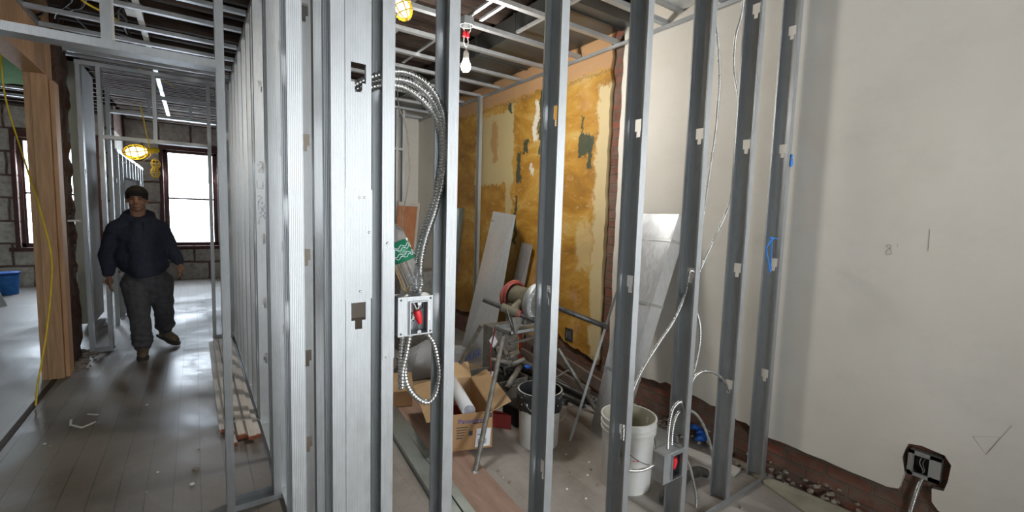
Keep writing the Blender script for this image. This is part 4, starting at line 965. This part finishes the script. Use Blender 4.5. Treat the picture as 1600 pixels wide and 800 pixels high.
for k in range(7): a = R(200+k*18); m.ball(Tm @ Vector((cos(a)*.045, sin(a)*.045, .008)), .0042)
m.build('chuck_jaws', 'black', th_)
m = MB().box(-.085, -.16, -.26, .085, -.03, -.05, Tm); m.build('motor_base', 'castiron', th_, bevel=.015)
m = MB()
for k in range(7):
    zc = -.265-.014*(k % 3)+.0; rr2 = .092+.010*(k//3)
    P = [Tm @ Vector((cos(a)*rr2, sin(a)*rr2, zc-.014*sin(a*.5+k))) for a in [R(-20)+i*R(235)/24 for i in range(25)]]; m.tube(P, .0075, 8)
tag(m.build('red_cord_coil', 'redcord', smooth=True), 'faded red cord coiled over the pipe threading machine', 'cord')
# support rails (pipes) through the machine
g1 = pY(755, 468, 2.62); g2 = pY(842, 503, 2.36)
MB().cyl(g1, g2, .017, 16).build('support_rail', 'pipe', th_, smooth=True)
g3 = pY(872, 481, 2.42); g4 = pY(948, 511, 2.16)
gd = (g4-g3).normalized(); m = MB(); m.tube([g3-gd*.22, g4], .017, 18, caps=False); m.build('support_rail', 'pipe', th_, smooth=True, solid=.004)
sa = g1.lerp(g2, .33); sb = g1.lerp(g2, .62)
MB().tube([sa, sb], .030, 18).build('rail_bracket', 'olive', th_, smooth=True)
MB().tube([sb, sb+(g2-g1).normalized()*.02], [.027, .024], 16).build('red_collar', 'redcord', th_)
MB().tube([sa.lerp(sb, .6), cf-ax*.12], [.028, .05], 14).build('rail_arm', 'olive', th_, smooth=True)
MB().tube([pY(858, 448, 2.5), pY(861, 475, 2.45)], .018, 12).build('gear_knob', 'galv', th_)
MB().prism([(0, 0), (.10, 0), (.04, -.12), (.03, -.12)], 0, .05, Matrix.Translation(pY(794, 494, 2.5)) @ Matrix.Rotation(pi/2, 4, 'X')).build('die_head', 'castiron', th_, bevel=.006)
MB().tube(catmull([pY(792, 482, 2.47), pY(797, 500, 2.47), pY(804, 518, 2.47)], .02), .003, 6).build('spring_wire', 'galv', th_)
tag(MB().tube(catmull([pY(774, 512, 2.9), pY(770, 530, 2.9), pY(766, 552, 2.9), pY(767, 580, 2.9), pY(763, 597, 2.9), pY(748, 612, 2.85)], .02), .006, 8).build('power_cable', 'redtool', smooth=True), 'red power cord hanging beside the steel stand', 'cord')
# toolboxes, fittings
dk = thing('tool_crate', 'dark grey open tray full of iron pipe fittings under the machine', 'crate', (2.05, 3.0, 0))
x0, x1, y0, y1 = 1.70, 2.20, 2.85, 3.22
m = MB().box(x0, y0, .003, x1, y1, .015)
for a in ((x0, y0, x1, y0+.008), (x0, y1-.008, x1, y1), (x0, y0, x0+.008, y1), (x1-.008, y0, x1, y1)): m.box(a[0], a[1], .015, a[2], a[3], .20)
m.build('crate_body', 'castiron', dk)
fitg = 'iron pipe fittings heaped in the crate'
rr_ = random.Random(11)
for i in range(15):
    px, py = rr_.uniform(778, 838), rr_.uniform(545, 592); c_ = pY(px, py, 2.95+rr_.uniform(-.04, .16)); c_.x = min(max(c_.x, 1.78), 2.13); c_.z = min(max(c_.z, .19), .34)
    kind = i % 3; a = rr_.uniform(0, pi); v = Vector((cos(a), sin(a)*.6, rr_.uniform(-.5, .5))).normalized()
    if kind == 0:
        m = MB().tube([c_-v*.05, c_+v*.05], .024, 16, caps=False).tube([c_-v*.055, c_-v*.04], .029, 16, caps=False).tube([c_+v*.04, c_+v*.055], .029, 16, caps=False)
        tag(m.build('pipe_coupling', 'grimy', smooth=True, solid=.006), 'short iron pipe coupling heaped in the crate under the machine', 'pipe fitting', 'pipe couplings in the crate')
    elif kind == 1:
        u_ = v.cross(Vector((0, 0, 1))).normalized()
        P = [c_+v*.045*cos(t_)+u_*.045*sin(t_) for t_ in [k*pi/2/8 for k in range(9)]]
        m = MB().tube(P, .021, 14, caps=False).tube([P[0]-u_*.012, P[0]+u_*.008], .027, 14, caps=False).tube([P[-1]-v*.012, P[-1]+v*.008], .027, 14, caps=False)
        tag(m.build('pipe_elbow', 'grimy', smooth=True, solid=.005), 'iron pipe elbow heaped in the crate under the machine', 'pipe fitting', 'pipe elbows in the crate')
    else:
        m = MB().tube([c_-v*.09, c_+v*.09], .017, 14, caps=False)
        tag(m.build('pipe_nipple', 'castiron', smooth=True, solid=.004), 'short length of grey pipe heaped in the crate under the machine', 'pipe fitting', 'short pipes in the crate')
q0, q1 = pY(791, 608, 2.78), pY(812, 573, 2.95)
tag(MB().tube([q0, q1], .022, 18, caps=False).build('pipe_length', 'castiron', smooth=True, solid=.005), 'grey pipe length poking forward out of the fittings crate', 'pipe fitting')
tag(MB().tube([pY(798, 604, 2.80), pY(835, 598, 2.9)], .010, 12).build('pipe_rod', 'castiron', smooth=True), 'slim grey rod lying across the front of the fittings crate', 'pipe fitting')
m = MB().ball(pY(824, 573, 3.0), .035, .03, .018, 14); tag(m.build('pipe_plug', 'blueglove', smooth=True), 'blue plastic cap among the iron fittings', 'cap')
bn = thing('tool_bin', 'dark bin with two pale diamond stickers behind the stand leg', 'bin', (1.75, 3.4, 0))
ya = 3.29; m = MB(); P4 = [pY(770, 512, ya), pY(802, 522, ya), pY(790, 585, ya), pY(762, 585, ya)]
xa, xb = P4[0].x, P4[1].x; m.box(xa, ya, .003, xb+.06, ya+.16, P4[0].z); m.build('bin_body', 'castiron', bn, bevel=.006)
m = MB()
for cx_, cy_, s in ((771, 533, 1.), (780, 549, 1.)):
    o0 = pY(cx_, cy_, ya-.002); m.add([o0+Vector((-.045, 0, .01)), o0+Vector((0, 0, -.065)), o0+Vector((.045, 0, -.01)), o0+Vector((0, 0, .065))], [(0, 1, 2, 3)])
m.build('diamond_sticker', 'paper', bn, solid=.001)
yb_ = thing('carton', 'brown carton with a bright yellow label behind the machine tray', 'box', (2.25, 3.75, 0)); ya = 3.62
p0, p1 = pY(794, 562, ya), pY(814, 524, ya); MB().box(p0.x, ya, .003, p1.x+.02, ya+.3, p1.z+.02).build('box_body', 'redtool', yb_, bevel=.004)
a_, b_ = pY(799, 549, ya-.002), pY(811, 526, ya-.002); MB().box(a_.x-.02, ya-.003, a_.z, b_.x, ya-.001, b_.z).build('yellow_label', 'yellowlabel', yb_)
m = MB()
for k in range(3): m.box(a_.x-.01, ya-.0045, a_.z+.02+.04*k, b_.x-.01, ya-.003, a_.z+.03+.04*k)
m.build('printed_lines', 'ink', yb_)
nt = MB(); q = [pY(757, 581, 3.1), pY(776, 580, 3.1), pY(775, 592, 2.95), pY(755, 594, 2.95)]; nt.add(q+[v+Vector((0, 0, -.003)) for v in q], [(0, 1, 2, 3), (7, 6, 5, 4), (0, 4, 5, 1), (1, 5, 6, 2), (2, 6, 7, 3), (3, 7, 4, 0)])
tag(nt.build('paper_note', 'paper'), 'white paper sheet lying behind the stand leg', 'paper')
rbx = thing('red_toolbox', 'open red metal toolbox lying behind the cardboard box', 'toolbox', pZ(790, 672))
a, b = pZ(782, 664), pZ(800, 672); b = a+(b-a).normalized()*.10
bk = Vector((-.25, .30, 0)); hU = Vector((0, 0, .10)); 
panel(a, b, hU, bk.normalized()).build('front_panel', 'redtool', rbx); panel(b, b+bk, hU, Vector((-1, 0, 0))).build('side_panel', 'redtool', rbx); panel(a, a+bk, hU, Vector((1, 0, 0))).build('side_panel', 'redtool', rbx)
panel(a, b, bk, Vector((0, 0, 1))).build('bottom_panel', 'redtool', rbx)
tag(MB().box(1.83, 2.50, .002, 1.99, 2.68, .14).build('black_tool_case', 'black', bevel=.012), 'black tool case on the floor beside the red toolbox', 'case')
# pipes and old boards heaped at the foot of the ochre wall
for i, (p0, p1, r_, lb_) in enumerate((((2.56, 3.5, .026), (2.59, 2.35, .026), .022, 'grey pipe nearest the ochre wall on the floor'), ((2.30, 3.5, .026), (2.40, 2.6, .026), .022, 'grey pipe ending behind the tar bucket'),
                                      ((2.45, 3.5, .026), (2.49, 2.5, .026), .022, 'grey floor pipe in the middle of the pile by the ochre wall'), ((2.50, 3.5, .10), (2.55, 2.45, .068), .018, 'slim pipe sloping on top of the floor pile'),
                                      ((2.24, 3.5, .026), (2.30, 2.72, .026), .022, 'short grey pipe with open end beside the tar bucket'))):
    tag(MB().tube([p0, p1], r_, 16, caps=False).build('loose_pipe', 'pipe', smooth=True, solid=.004), lb_, 'pipe')
for i, (p0, p1, w_, h_, lb_) in enumerate((((2.70, 3.55, .30), (2.70, 2.35, .10), .03, .10, 'old dark board leaning along the foot of the ochre wall'), ((2.64, 3.55, .16), (2.65, 2.6, .06), .03, .07, 'narrow grimy board sloping below the old dark board'))):
    tag(MB().bar(p0, p1, w_, h_).build('old_board', 'lath', bevel=.004), lb_, 'board')
# buried socket in ochre wall
so = thing('wall_socket', 'grimy old socket broken into the ochre wall', 'socket', (2.755, 2.97, .42))
s0 = pX(889, 523, XW-.004); MB().box(2.752, s0.y-.05, s0.z-.06, 2.764, s0.y+.05, s0.z+.06).build('socket_plate', 'pipe', so, bevel=.003)
m = MB()
for k in (-1, 0, 1): m.box(2.748, s0.y+k*.022-.005, s0.z-.035, 2.752, s0.y+k*.022+.005, s0.z+.035)
m.build('socket_slots', 'castiron', so)
# long metal beam lying in the room at right + blue gloves + dark pad
tag(MB().box(2.22, 1.62, .002, 2.46, 1.78, .15, None).build('steel_box_section', 'galv_dull', bevel=.003), 'grey sheet steel box on the floor behind the lower junction box', 'box')
floor_board('gypsum_offcut', 'pale gypsum strip on the floor under the blue rubber glove', (2.50, 2.15), (2.62, 1.32), .10, .02, .001, 'gypsum')
gq = pZ(1096, 690, .02); gg = thing('rubber_glove', 'crumpled blue rubber glove on the floor behind the fifth stud', 'glove', gq)
for k, (dx, dy, dz, r_) in enumerate(((0, 0, .03, .05), (.07, .03, .03, .04), (-.01, .05, .09, .035), (.03, .02, .06, .045))):
    m = blob(gq.x+dx, gq.y+dy, gq.z+dz-.02, r_, r_*.8, r_*.6, .6, 20, 16); m.build(('palm', 'finger', 'cuff', 'finger')[k], 'blueglove', gg, smooth=True)
tag(MB().tube(catmull([(1.98, 1.36, .035), (2.06, 1.40, .04), (2.20, 1.42, .045), (2.36, 1.42, .05), (2.42, 1.40, .03)], .02), [.03+.012*noise.noise(Vector((i*.3, 0, 0))) for i in range(len(catmull([(1.98, 1.36, .035), (2.06, 1.40, .04), (2.20, 1.42, .045), (2.36, 1.42, .05), (2.42, 1.40, .03)], .02)))], 16, flat=.9).build('dark_hose', 'pipe', smooth=True), 'dark rubber hose lying behind the lower studs', 'hose')
# corridor: pale planks bundle with strap
rr_ = random.Random(2)
bp0 = [(.085, 3.36), (.10, 5.95)]
pl_lab = ['pale red-ended plank, first from the open corridor side of the bundle', 'pale red-ended plank, second from the corridor side of the bundle', 'pale red-ended plank in the middle of the bundle', 'pale red-ended plank fourth across the bundle', 'pale red-ended plank nearest the long stud wall',
          'pale plank lying on top at the corridor side of the bundle', 'pale plank lying on top over the bundle middle', 'pale plank lying on top beside the long stud wall']
for i in range(8):
    k = i if i < 5 else i-5; z_ = .012 if i < 5 else .034
    xa = (.115+.046*k) if i < 5 else (.155+.055*k); yn = 3.25+rr_.uniform(-.04, .10)+(.12 if i == 0 else 0)
    xb_ = xa-.012+rr_.uniform(-.006, .006)
    t_ = thing('plank', pl_lab[i], 'plank', (xa, 4.6, 0), 'pale planks bundled on the corridor floor')
    MB().bar((xa, yn+.016, z_), (xb_, 5.95+rr_.uniform(-.05, .05), z_), .042, .019).build('plank_body', 'plank', t_, bevel=.0015)
    MB().bar((xa, yn, z_), (xa, yn+.0155, z_), .0425, .0195).build('red_end', 'plank_end', t_)
tag(MB().tube(catmull([(.09, 3.43, .004), (.12, 3.47, .048), (.22, 3.50, .049), (.32, 3.47, .046), (.34, 3.40, .01)], .01), .002, 6).build('strap', 'wcap'), 'thin white strap around the plank bundle', 'strap')
# debris
for lb_, pts in (('bent pale strip lying on the corridor floor, larger piece', [(111, 656), (110, 664), (128, 668), (149, 659)]), ('short straight pale strip beside the bent one on the floor', [(137, 647), (153, 648)])):
    m = MB()
    P = [pZ(a, b, .004) for a, b in pts]
    for a, b in zip(P, P[1:]): m.bar(a, b, .012, .006)
    tag(m.build('wood_splinter', 'whiteboard'), lb_, 'splinter')
def chip(c, s, seed):
    m = MB(); m.ball((0, 0, 0), s, s*.8, s*.5, 8); m.v = [tuple(Vector(v)*(1+.45*noise.noise(Vector(v)*(1.5/s)+Vector((seed, 0, 0))))+Vector((c[0], c[1], s*.42))) for v in m.v]; return m
tag(chip(pZ(300, 758), .014, 1).build('plaster_chip', 'paper'), 'bright white chip on the near corridor floor', 'chip')
tag(chip(pZ(306, 734), .016, 2).build('plaster_chip', 'rubble'), 'grey brown crumb just beyond the white floor chip', 'chip')
rr_ = random.Random(21)
for i in range(46):
    if i < 34:
        px, py = rr_.choice([(rr_.uniform(1120, 1330), rr_.uniform(765, 799)), (rr_.uniform(880, 940), rr_.uniform(700, 790)), (rr_.uniform(720, 830), rr_.uniform(715, 790)), (rr_.uniform(1100, 1150), rr_.uniform(705, 750))])
        lb_, gp_ = 'small plaster crumb scattered on the room floor', 'plaster crumbs on the room floor'
    else:
        px, py = rr_.uniform(60, 330), rr_.uniform(600, 790); lb_, gp_ = 'tiny plaster crumb scattered on the corridor floor', 'plaster crumbs on the corridor floor'
    q = pZ(px, py)
    if q.x > 2.5 or (abs(q.y-1.25) < .08): continue
    tag(chip(q, rr_.uniform(.004, .011), i).build('plaster_crumb', 'rubble' if i % 3 else 'paper'), lb_, 'chip', gp_)
# rubble along wall foot of the right wall
rb_ = MB()
rr_ = random.Random(4)
for k in range(230):
    y_ = rr_.uniform(.2, 2.5); x_ = 2.80-abs(rr_.gauss(0, .045)); s = rr_.uniform(.005, .022); m = chip((x_, y_), s, k); hz_ = max(0, .10-(2.80-x_))*rr_.random(); rb_.add([(v[0], v[1], v[2]+hz_) for v in m.v], m.f)
tag(rb_.build('rubble_heap', 'rubble'), 'plaster and mortar rubble along the foot of the white wall', 'rubble', kind='stuff')
rb_ = MB()
for k in range(160):
    t_ = rr_.random(); x_ = -.98+rr_.gauss(0, .04); y_ = 5.45+rr_.random()*.75; s = rr_.uniform(.008, .025); m = chip((x_+.05, y_), s, k); rb_.add(m.v, m.f)
tag(rb_.build('rubble_heap', 'rubble'), 'dusty rubble at the foot of the dark brick pier', 'rubble', kind='stuff')
# left room: white board leaning, blue tub, threshold edge
lbd = MB(); a, b = pZ(14, 470), pZ(0, 474); a = Vector((-2.35, 8.8, 0)); 
lbd.add([(-2.55, 8.9, 0), (-2.25, 9.4, 0), (-2.60, 9.6, 1.0), (-2.85, 9.1, 1.0)]+[(-2.58, 8.92, 0), (-2.28, 9.42, 0), (-2.63, 9.62, 1.0), (-2.88, 9.12, 1.0)], [(0, 1, 2, 3), (7, 6, 5, 4), (0, 4, 5, 1), (1, 5, 6, 2), (2, 6, 7, 3), (3, 7, 4, 0)])
tag(lbd.build('leaning_board', 'whiteboard'), 'pale board leaning at the left edge of the left room', 'board')
tb = thing('blue_tub', 'small blue lidded tub on the left room floor by the far wall', 'tub', (-2.52, 10.6, 0))
MB().lathe([(0, .004), (.12, 0), (.14, .32), (0, .32)], (-2.52, 10.6, 0), 24).build('tub_body', 'bluetape', tb, smooth=True); MB().lathe([(0, .33), (.155, .33), (.155, .36), (0, .365)], (-2.52, 10.6, 0), 24).build('tub_lid', 'blueglove', tb, smooth=True)
struct('trim_threshold', MB().box(-1.035, -3.0, 0, -1.0, 5.27, .006), 'oldwood')
lf = furring('left_room_ceiling_frame', 'steel furring bars over the far end of the left room', -3.5, -1.3, [8.1, 8.7], (-2.4, 9, H))
wbq = pY(203, 292, 8.6)
bgx = blob(wbq.x, wbq.y, wbq.z-.15, .17, .10, .17, .4, 8, 20); tag(bgx.build('white_plastic_bag', 'paper', smooth=True), 'white plastic bag hung on the far stud wall behind the man', 'bag')
tag(MB().box(-.938, 5.60, 1.335, -.86, 5.72, 1.35).build('plaster_ledge', 'whiteboard'), 'small pale wooden scrap sticking out of the dark brick pier', 'scrap')
# thin grey cable in end of room
tag(MB().tube(catmull([Vector((pY(623, 165, 4.6).x, 4.65, H+.02)), pY(623, 165, 4.6), pY(635, 200, 4.6), pY(640, 260, 4.6), pY(636, 300, 4.6), pY(629, 340, 4.6), pY(632, 380, 4.6)], .03), .006, 8).build('hanging_cable', 'castiron'), 'thin grey cable dangling in front of the cream end wall', 'cable')
# ------------------------------------------------------------------ the walking man
YM = 5.85
def J(px, py, dy=0.0): return pY(px, py, YM+dy)
def soft(mb, name, mat, parent, voxel=.009, it=4, fold=0, ff=9, local_off=None):
    me = bpy.data.meshes.new(name); me.from_pydata([tuple(v) for v in mb.v], [], mb.f)
    bm = bmesh.new(); bm.from_mesh(me); bmesh.ops.remove_doubles(bm, verts=bm.verts, dist=1e-6); bmesh.ops.recalc_face_normals(bm, faces=bm.faces); bm.to_mesh(me); bm.free()
    o = bpy.data.objects.new('tmp', me); COL.objects.link(o)
    md = o.modifiers.new('r', 'REMESH'); md.mode = 'VOXEL'; md.voxel_size = voxel; md.use_smooth_shade = True
    md = o.modifiers.new('s', 'SMOOTH'); md.factor = .5; md.iterations = it
    bpy.context.view_layer.update(); dg = bpy.context.evaluated_depsgraph_get(); dg.update()
    m2 = bpy.data.meshes.new_from_object(o.evaluated_get(dg)); bpy.data.objects.remove(o)
    if fold:
        nr = [v.normal.copy() for v in m2.vertices]
        for v, n_ in zip(m2.vertices, nr):
            p = v.co; k = noise.noise(Vector((p.x*ff, p.y*ff, p.z*ff*1.9)))+.5*noise.noise(Vector((p.x*ff*2.2, p.y*ff*2.2, p.z*ff*3)))
            v.co = p+n_*(k*fold)
    off = root_loc(parent) if parent else Vector((0, 0, 0))
    m2.transform(Matrix.Translation(-off)); m2.materials.clear(); m2.materials.append(M[mat]); m2.name = name
    for p in m2.polygons: p.use_smooth = True
    ob_ = bpy.data.objects.new(name, m2); COL.objects.link(ob_); ob_.parent = parent; return ob_
def limb(m, P, rs, n=14, flat=1.0):
    Q = []; RRs = []
    for i in range(len(P)-1):
        for k in range(6): Q.append(Vector(P[i]).lerp(Vector(P[i+1]), k/6)); RRs.append(rs[i]+(rs[i+1]-rs[i])*k/6)
    Q.append(Vector(P[-1])); RRs.append(rs[-1]); m.tube(Q, RRs, n, flat=flat); m.ball(Q[0], rs[0]*.98, rs[0]*.98*flat, rs[0]*.98, 12); m.ball(Q[-1], rs[-1]*.98, None, None, 12)
man = thing('person', 'person in a navy hoodie and dark trousers walking towards the camera in the corridor', 'person', (J(224, 500).x, YM, 0))
hc = J(214, 312, -.02)      # head centre
sL, sR = J(181, 357), J(250, 355)            # shoulders (image left / right)
eL, eR = J(167, 399, .03), J(268, 390, .03)
wL, wR = J(170, 430, -.04), J(281, 411, -.02)
pel = J(229, 436); hipL, hipR = J(214, 442), J(247, 440)
kL = J(218, 492, -.12); aL = J(223, 544, -.13); kR = J(256, 482, .02); aR = J(258, 516, .25)
neck = J(216, 340, .01)
# one continuous body: head, neck, torso core, arms, hands, legs
b = MB(); tilt = Matrix.Rotation(R(6), 4, 'X')
b.ball(hc+Vector((0, .01, .02)), .076, .094, .10, 24); b.ball(hc+Vector((0, -.018, -.045)), .064, .070, .075, 20); b.ball(hc+Vector((0, -.050, -.088)), .034, .030, .026, 16)
b.ball(hc+Vector((.0, -.070, .020)), .052, .022, .020, 14)                    # brow
b.tube([hc+Vector((0, -.084, .010)), hc+Vector((0, -.098, -.018)), hc+Vector((0, -.106, -.034))], [.009, .012, .016], 10); b.ball(hc+Vector((0, -.098, -.036)), .018, .013, .011, 10)
for s in (-1, 1): b.ball(hc+Vector((s*.038, -.066, -.028)), .024, .018, .022, 12); b.ball(hc+Vector((s*.080, .004, -.012)), .010, .020, .030, 12)
b.ball(hc+Vector((0, -.086, -.062)), .024, .010, .0065, 12); b.ball(hc+Vector((0, -.084, -.072)), .021, .010, .0075, 12)
limb(b, [hc+Vector((0, .02, -.06)), neck+Vector((0, .02, -.05))], [.062, .066])
b.ball(J(217, 375), .17, .11, .20, 20); b.ball(J(226, 415), .17, .12, .17, 20)
for s, e, w in ((sL, eL, wL), (sR, eR, wR)): limb(b, [J(217, 358), s, e, w], [.06, .055, .040, .028])
for h_, k_, a_ in ((hipL, kL, aL), (hipR, kR, aR)): limb(b, [pel, h_, k_, a_], [.10, .085, .058, .040])
def hand(m, w, d, side, curl=.5):
    d = Vector(d).normalized(); fwd = Vector((side*.25, -1, 0)).normalized(); th_d = fwd; wide = (fwd-d*fwd.dot(d)).normalized(); inn = wide.cross(d)*side
    pc_ = w+d*.055
    m.tube([w, w+d*.03, w+d*.06, w+d*.092], [.025, .034, .038, .034], 12, flat=.5)
    m.ball(pc_, .034, .026, .040, 12)
    for i, (o_, L_) in enumerate(((.029, .068), (.010, .076), (-.009, .071), (-.027, .056))):
        r_ = w+d*.088+wide*o_; p1_ = r_+d*L_*.45+inn*.004; p2_ = p1_+(d*.75-inn*-.65*curl)*L_*.32; p3_ = p2_+(d*.35+inn*.9*curl)*L_*.30
        m.tube([r_-d*.02, r_, p1_, p2_, p3_], [.011, .0105, .0095, .009, .0075], 8); m.ball(p3_, .0078, None, None, 8)
    t0 = w+d*.03+wide*.028; t1 = t0+wide*.026+d*.028; t2_ = t1+d*.032+wide*.004; m.tube([t0-wide*.012, t0, t1, t2_], [.014, .0135, .011, .0085], 8); m.ball(t2_, .009, None, None, 8)
hand(b, wL+Vector((0, 0, -.005)), (.03, -.12, -1), 1); hand(b, wR+Vector((0, 0, -.005)), (.05, -.1, -1), -1)
soft(b, 'body', 'skin', man, .0055, 3)
# eyes, brows
for s in (-1, 1): MB().ball(hc+Vector((s*.030, -.086, .0)), .010, .005, .0035, 12).build('eye', 'hair', man, smooth=True)
for s in (-1, 1): MB().tube([hc+Vector((s*.014, -.090, .018)), hc+Vector((s*.032, -.088, .024)), hc+Vector((s*.050, -.074, .019))], [.004, .005, .003], 8).build('eyebrow', 'hair', man, smooth=True)
# hair: cap with a short fringe
m = MB(); m.ball(hc+Vector((0, .018, .050)), .090, .108, .092, 24)
for i in range(11):
    a = R(-75+15*i); m.ball(hc+Vector((sin(a)*.072, -cos(a)*.082+.008, .066+.008*cos(a*3))), .022, .022, .028, 8)
for s in (-1, 1): m.ball(hc+Vector((s*.078, .01, .025)), .012, .03, .04, 10)
m.ball(hc+Vector((0, .07, .0)), .066, .045, .075, 14)
vv = soft(m, 'hair', 'hair', man, .006, 2, .003, 60)
# hoodie
m = MB()
m.ball(J(217, 370, .0), .19, .13, .15, 28); m.ball(J(221, 398), .205, .150, .20, 28); m.ball(J(226, 414, .0), .205, .150, .12, 28)
m.tube([J(216, 345), J(220, 385), J(227, 424), J(228, 430)], [.10, .19, .20, .19], 28, flat=.72)
for s_, e_, w_ in ((sL, eL, wL), (sR, eR, wR)):
    limb(m, [J(217, 360), s_, s_.lerp(e_, .5), e_, w_.lerp(e_, .15)], [.085, .078, .076, .068, .050]); m.ball(w_.lerp(e_, .14), .050, .048, .034, 14)
    m.ball(s_+Vector((0, 0, -.01)), .082, .08, .08, 14); m.tube([neck+Vector((0, .03, -.02)), s_.lerp(neck, .35)+Vector((0, 0, .0)), s_], [.09, .075, .07], 12)
# hood round the neck
Pn = []
for k in range(22):
    a = 2*pi*k/21; Pn.append(neck+Vector((sin(a)*.105, cos(a)*.085+.02, .012+.045*cos(a))))
m.tube(Pn, .036, 12); m.ball(neck+Vector((0, .10, -.02)), .12, .075, .085, 16)
soft(m, 'hoodie', 'hoodie', man, .010, 5, .010, 8)
for s in (-1, 1): MB().tube([neck+Vector((s*.04, -.098, -.035)), neck+Vector((s*.055, -.135, -.10)), neck+Vector((s*.058, -.150, -.17))], .0035, 6).build('drawstring', 'black', man)
m = MB(); m.tube([J(200, 424, 0), J(213, 427, -.13), J(228, 428, -.155), J(244, 427, -.13), J(258, 424, 0)], .004, 6)
# trousers
m = MB(); m.ball(J(229, 434), .185, .135, .13, 24); m.ball(J(230, 447), .175, .13, .10, 24)
limb(m, [hipL+Vector((-.01, 0, 0)), hipL.lerp(kL, .5), kL, kL.lerp(aL, .5), aL.lerp(kL, .10)], [.125, .112, .088, .082, .074])
limb(m, [hipR+Vector((.01, 0, 0)), hipR.lerp(kR, .5), kR, kR.lerp(aR, .5), aR.lerp(kR, .12)], [.125, .112, .090, .082, .072])
for k_, a_ in ((kL, aL), (kR, aR)):
    for t_ in (.55, .70, .85): m.tube([(k_.lerp(a_, t_)+Vector((cos(u)*.076, sin(u)*.076, .012*sin(u*2+t_*9)))) for u in [i*2*pi/18 for i in range(19)]], .016, 8)
soft(m, 'trousers', 'trousers', man, .010, 4, .009, 9)
# boots
def boot(ank, d, zt_, pitch):
    d = Vector(d).normalized(); m = MB(); T = Matrix.Translation(ank) @ Matrix(((d.y, d.x, 0, 0), (-d.x, d.y, 0, 0), (0, 0, 1, 0), (0, 0, 0, 1))) @ Matrix.Rotation(pitch, 4, 'X')
    return T
def mk_boot(name, ank, yaw, pitch):
    T = Matrix.Translation(ank) @ Matrix.Rotation(yaw, 4, 'Z') @ Matrix.Rotation(pitch, 4, 'X')    # local -y is toe
    m = MB()
    P = lambda x, y, z: T @ Vector((x, y, z))
    m.tube([P(0, .02, .10), P(0, .02, .02), P(0, .01, -.02)], [.056, .052, .05], 14)
    m.tube([P(0, .05, -.045), P(0, .0, -.035), P(0, -.06, -.045), P(0, -.13, -.055), P(0, -.175, -.062)], [.042, .050, .048, .046, .030], 14, flat=.85)
    o = soft(m, 'boot', 'boot', man, .007, 3)
    s = MB(); poly = [(-.034, .085), (.034, .085), (.040, .03), (.036, -.04), (.050, -.11), (.046, -.17), (.022, -.205), (-.022, -.205), (-.046, -.17), (-.050, -.11), (-.036, -.04), (-.040, .03)]
    s.prism(poly, -.105, -.082, T); q = s.build('boot_sole', 'sole', man); q.parent = o
    l_ = MB()
    for k in range(4): l_.tube([P(-.022, -.052-.018*k+.01, -.004-.009*k), P(.022, -.058-.018*k+.01, -.004-.009*k)], .0035, 6)
    q = l_.build('bootlaces', 'redtool', man); q.parent = o
mk_boot('boot', Vector((aL.x, aL.y, .105)), R(4), 0)
zR = .16
mk_boot('boot', Vector((aR.x+.01, aR.y, zR)), R(38), R(15))
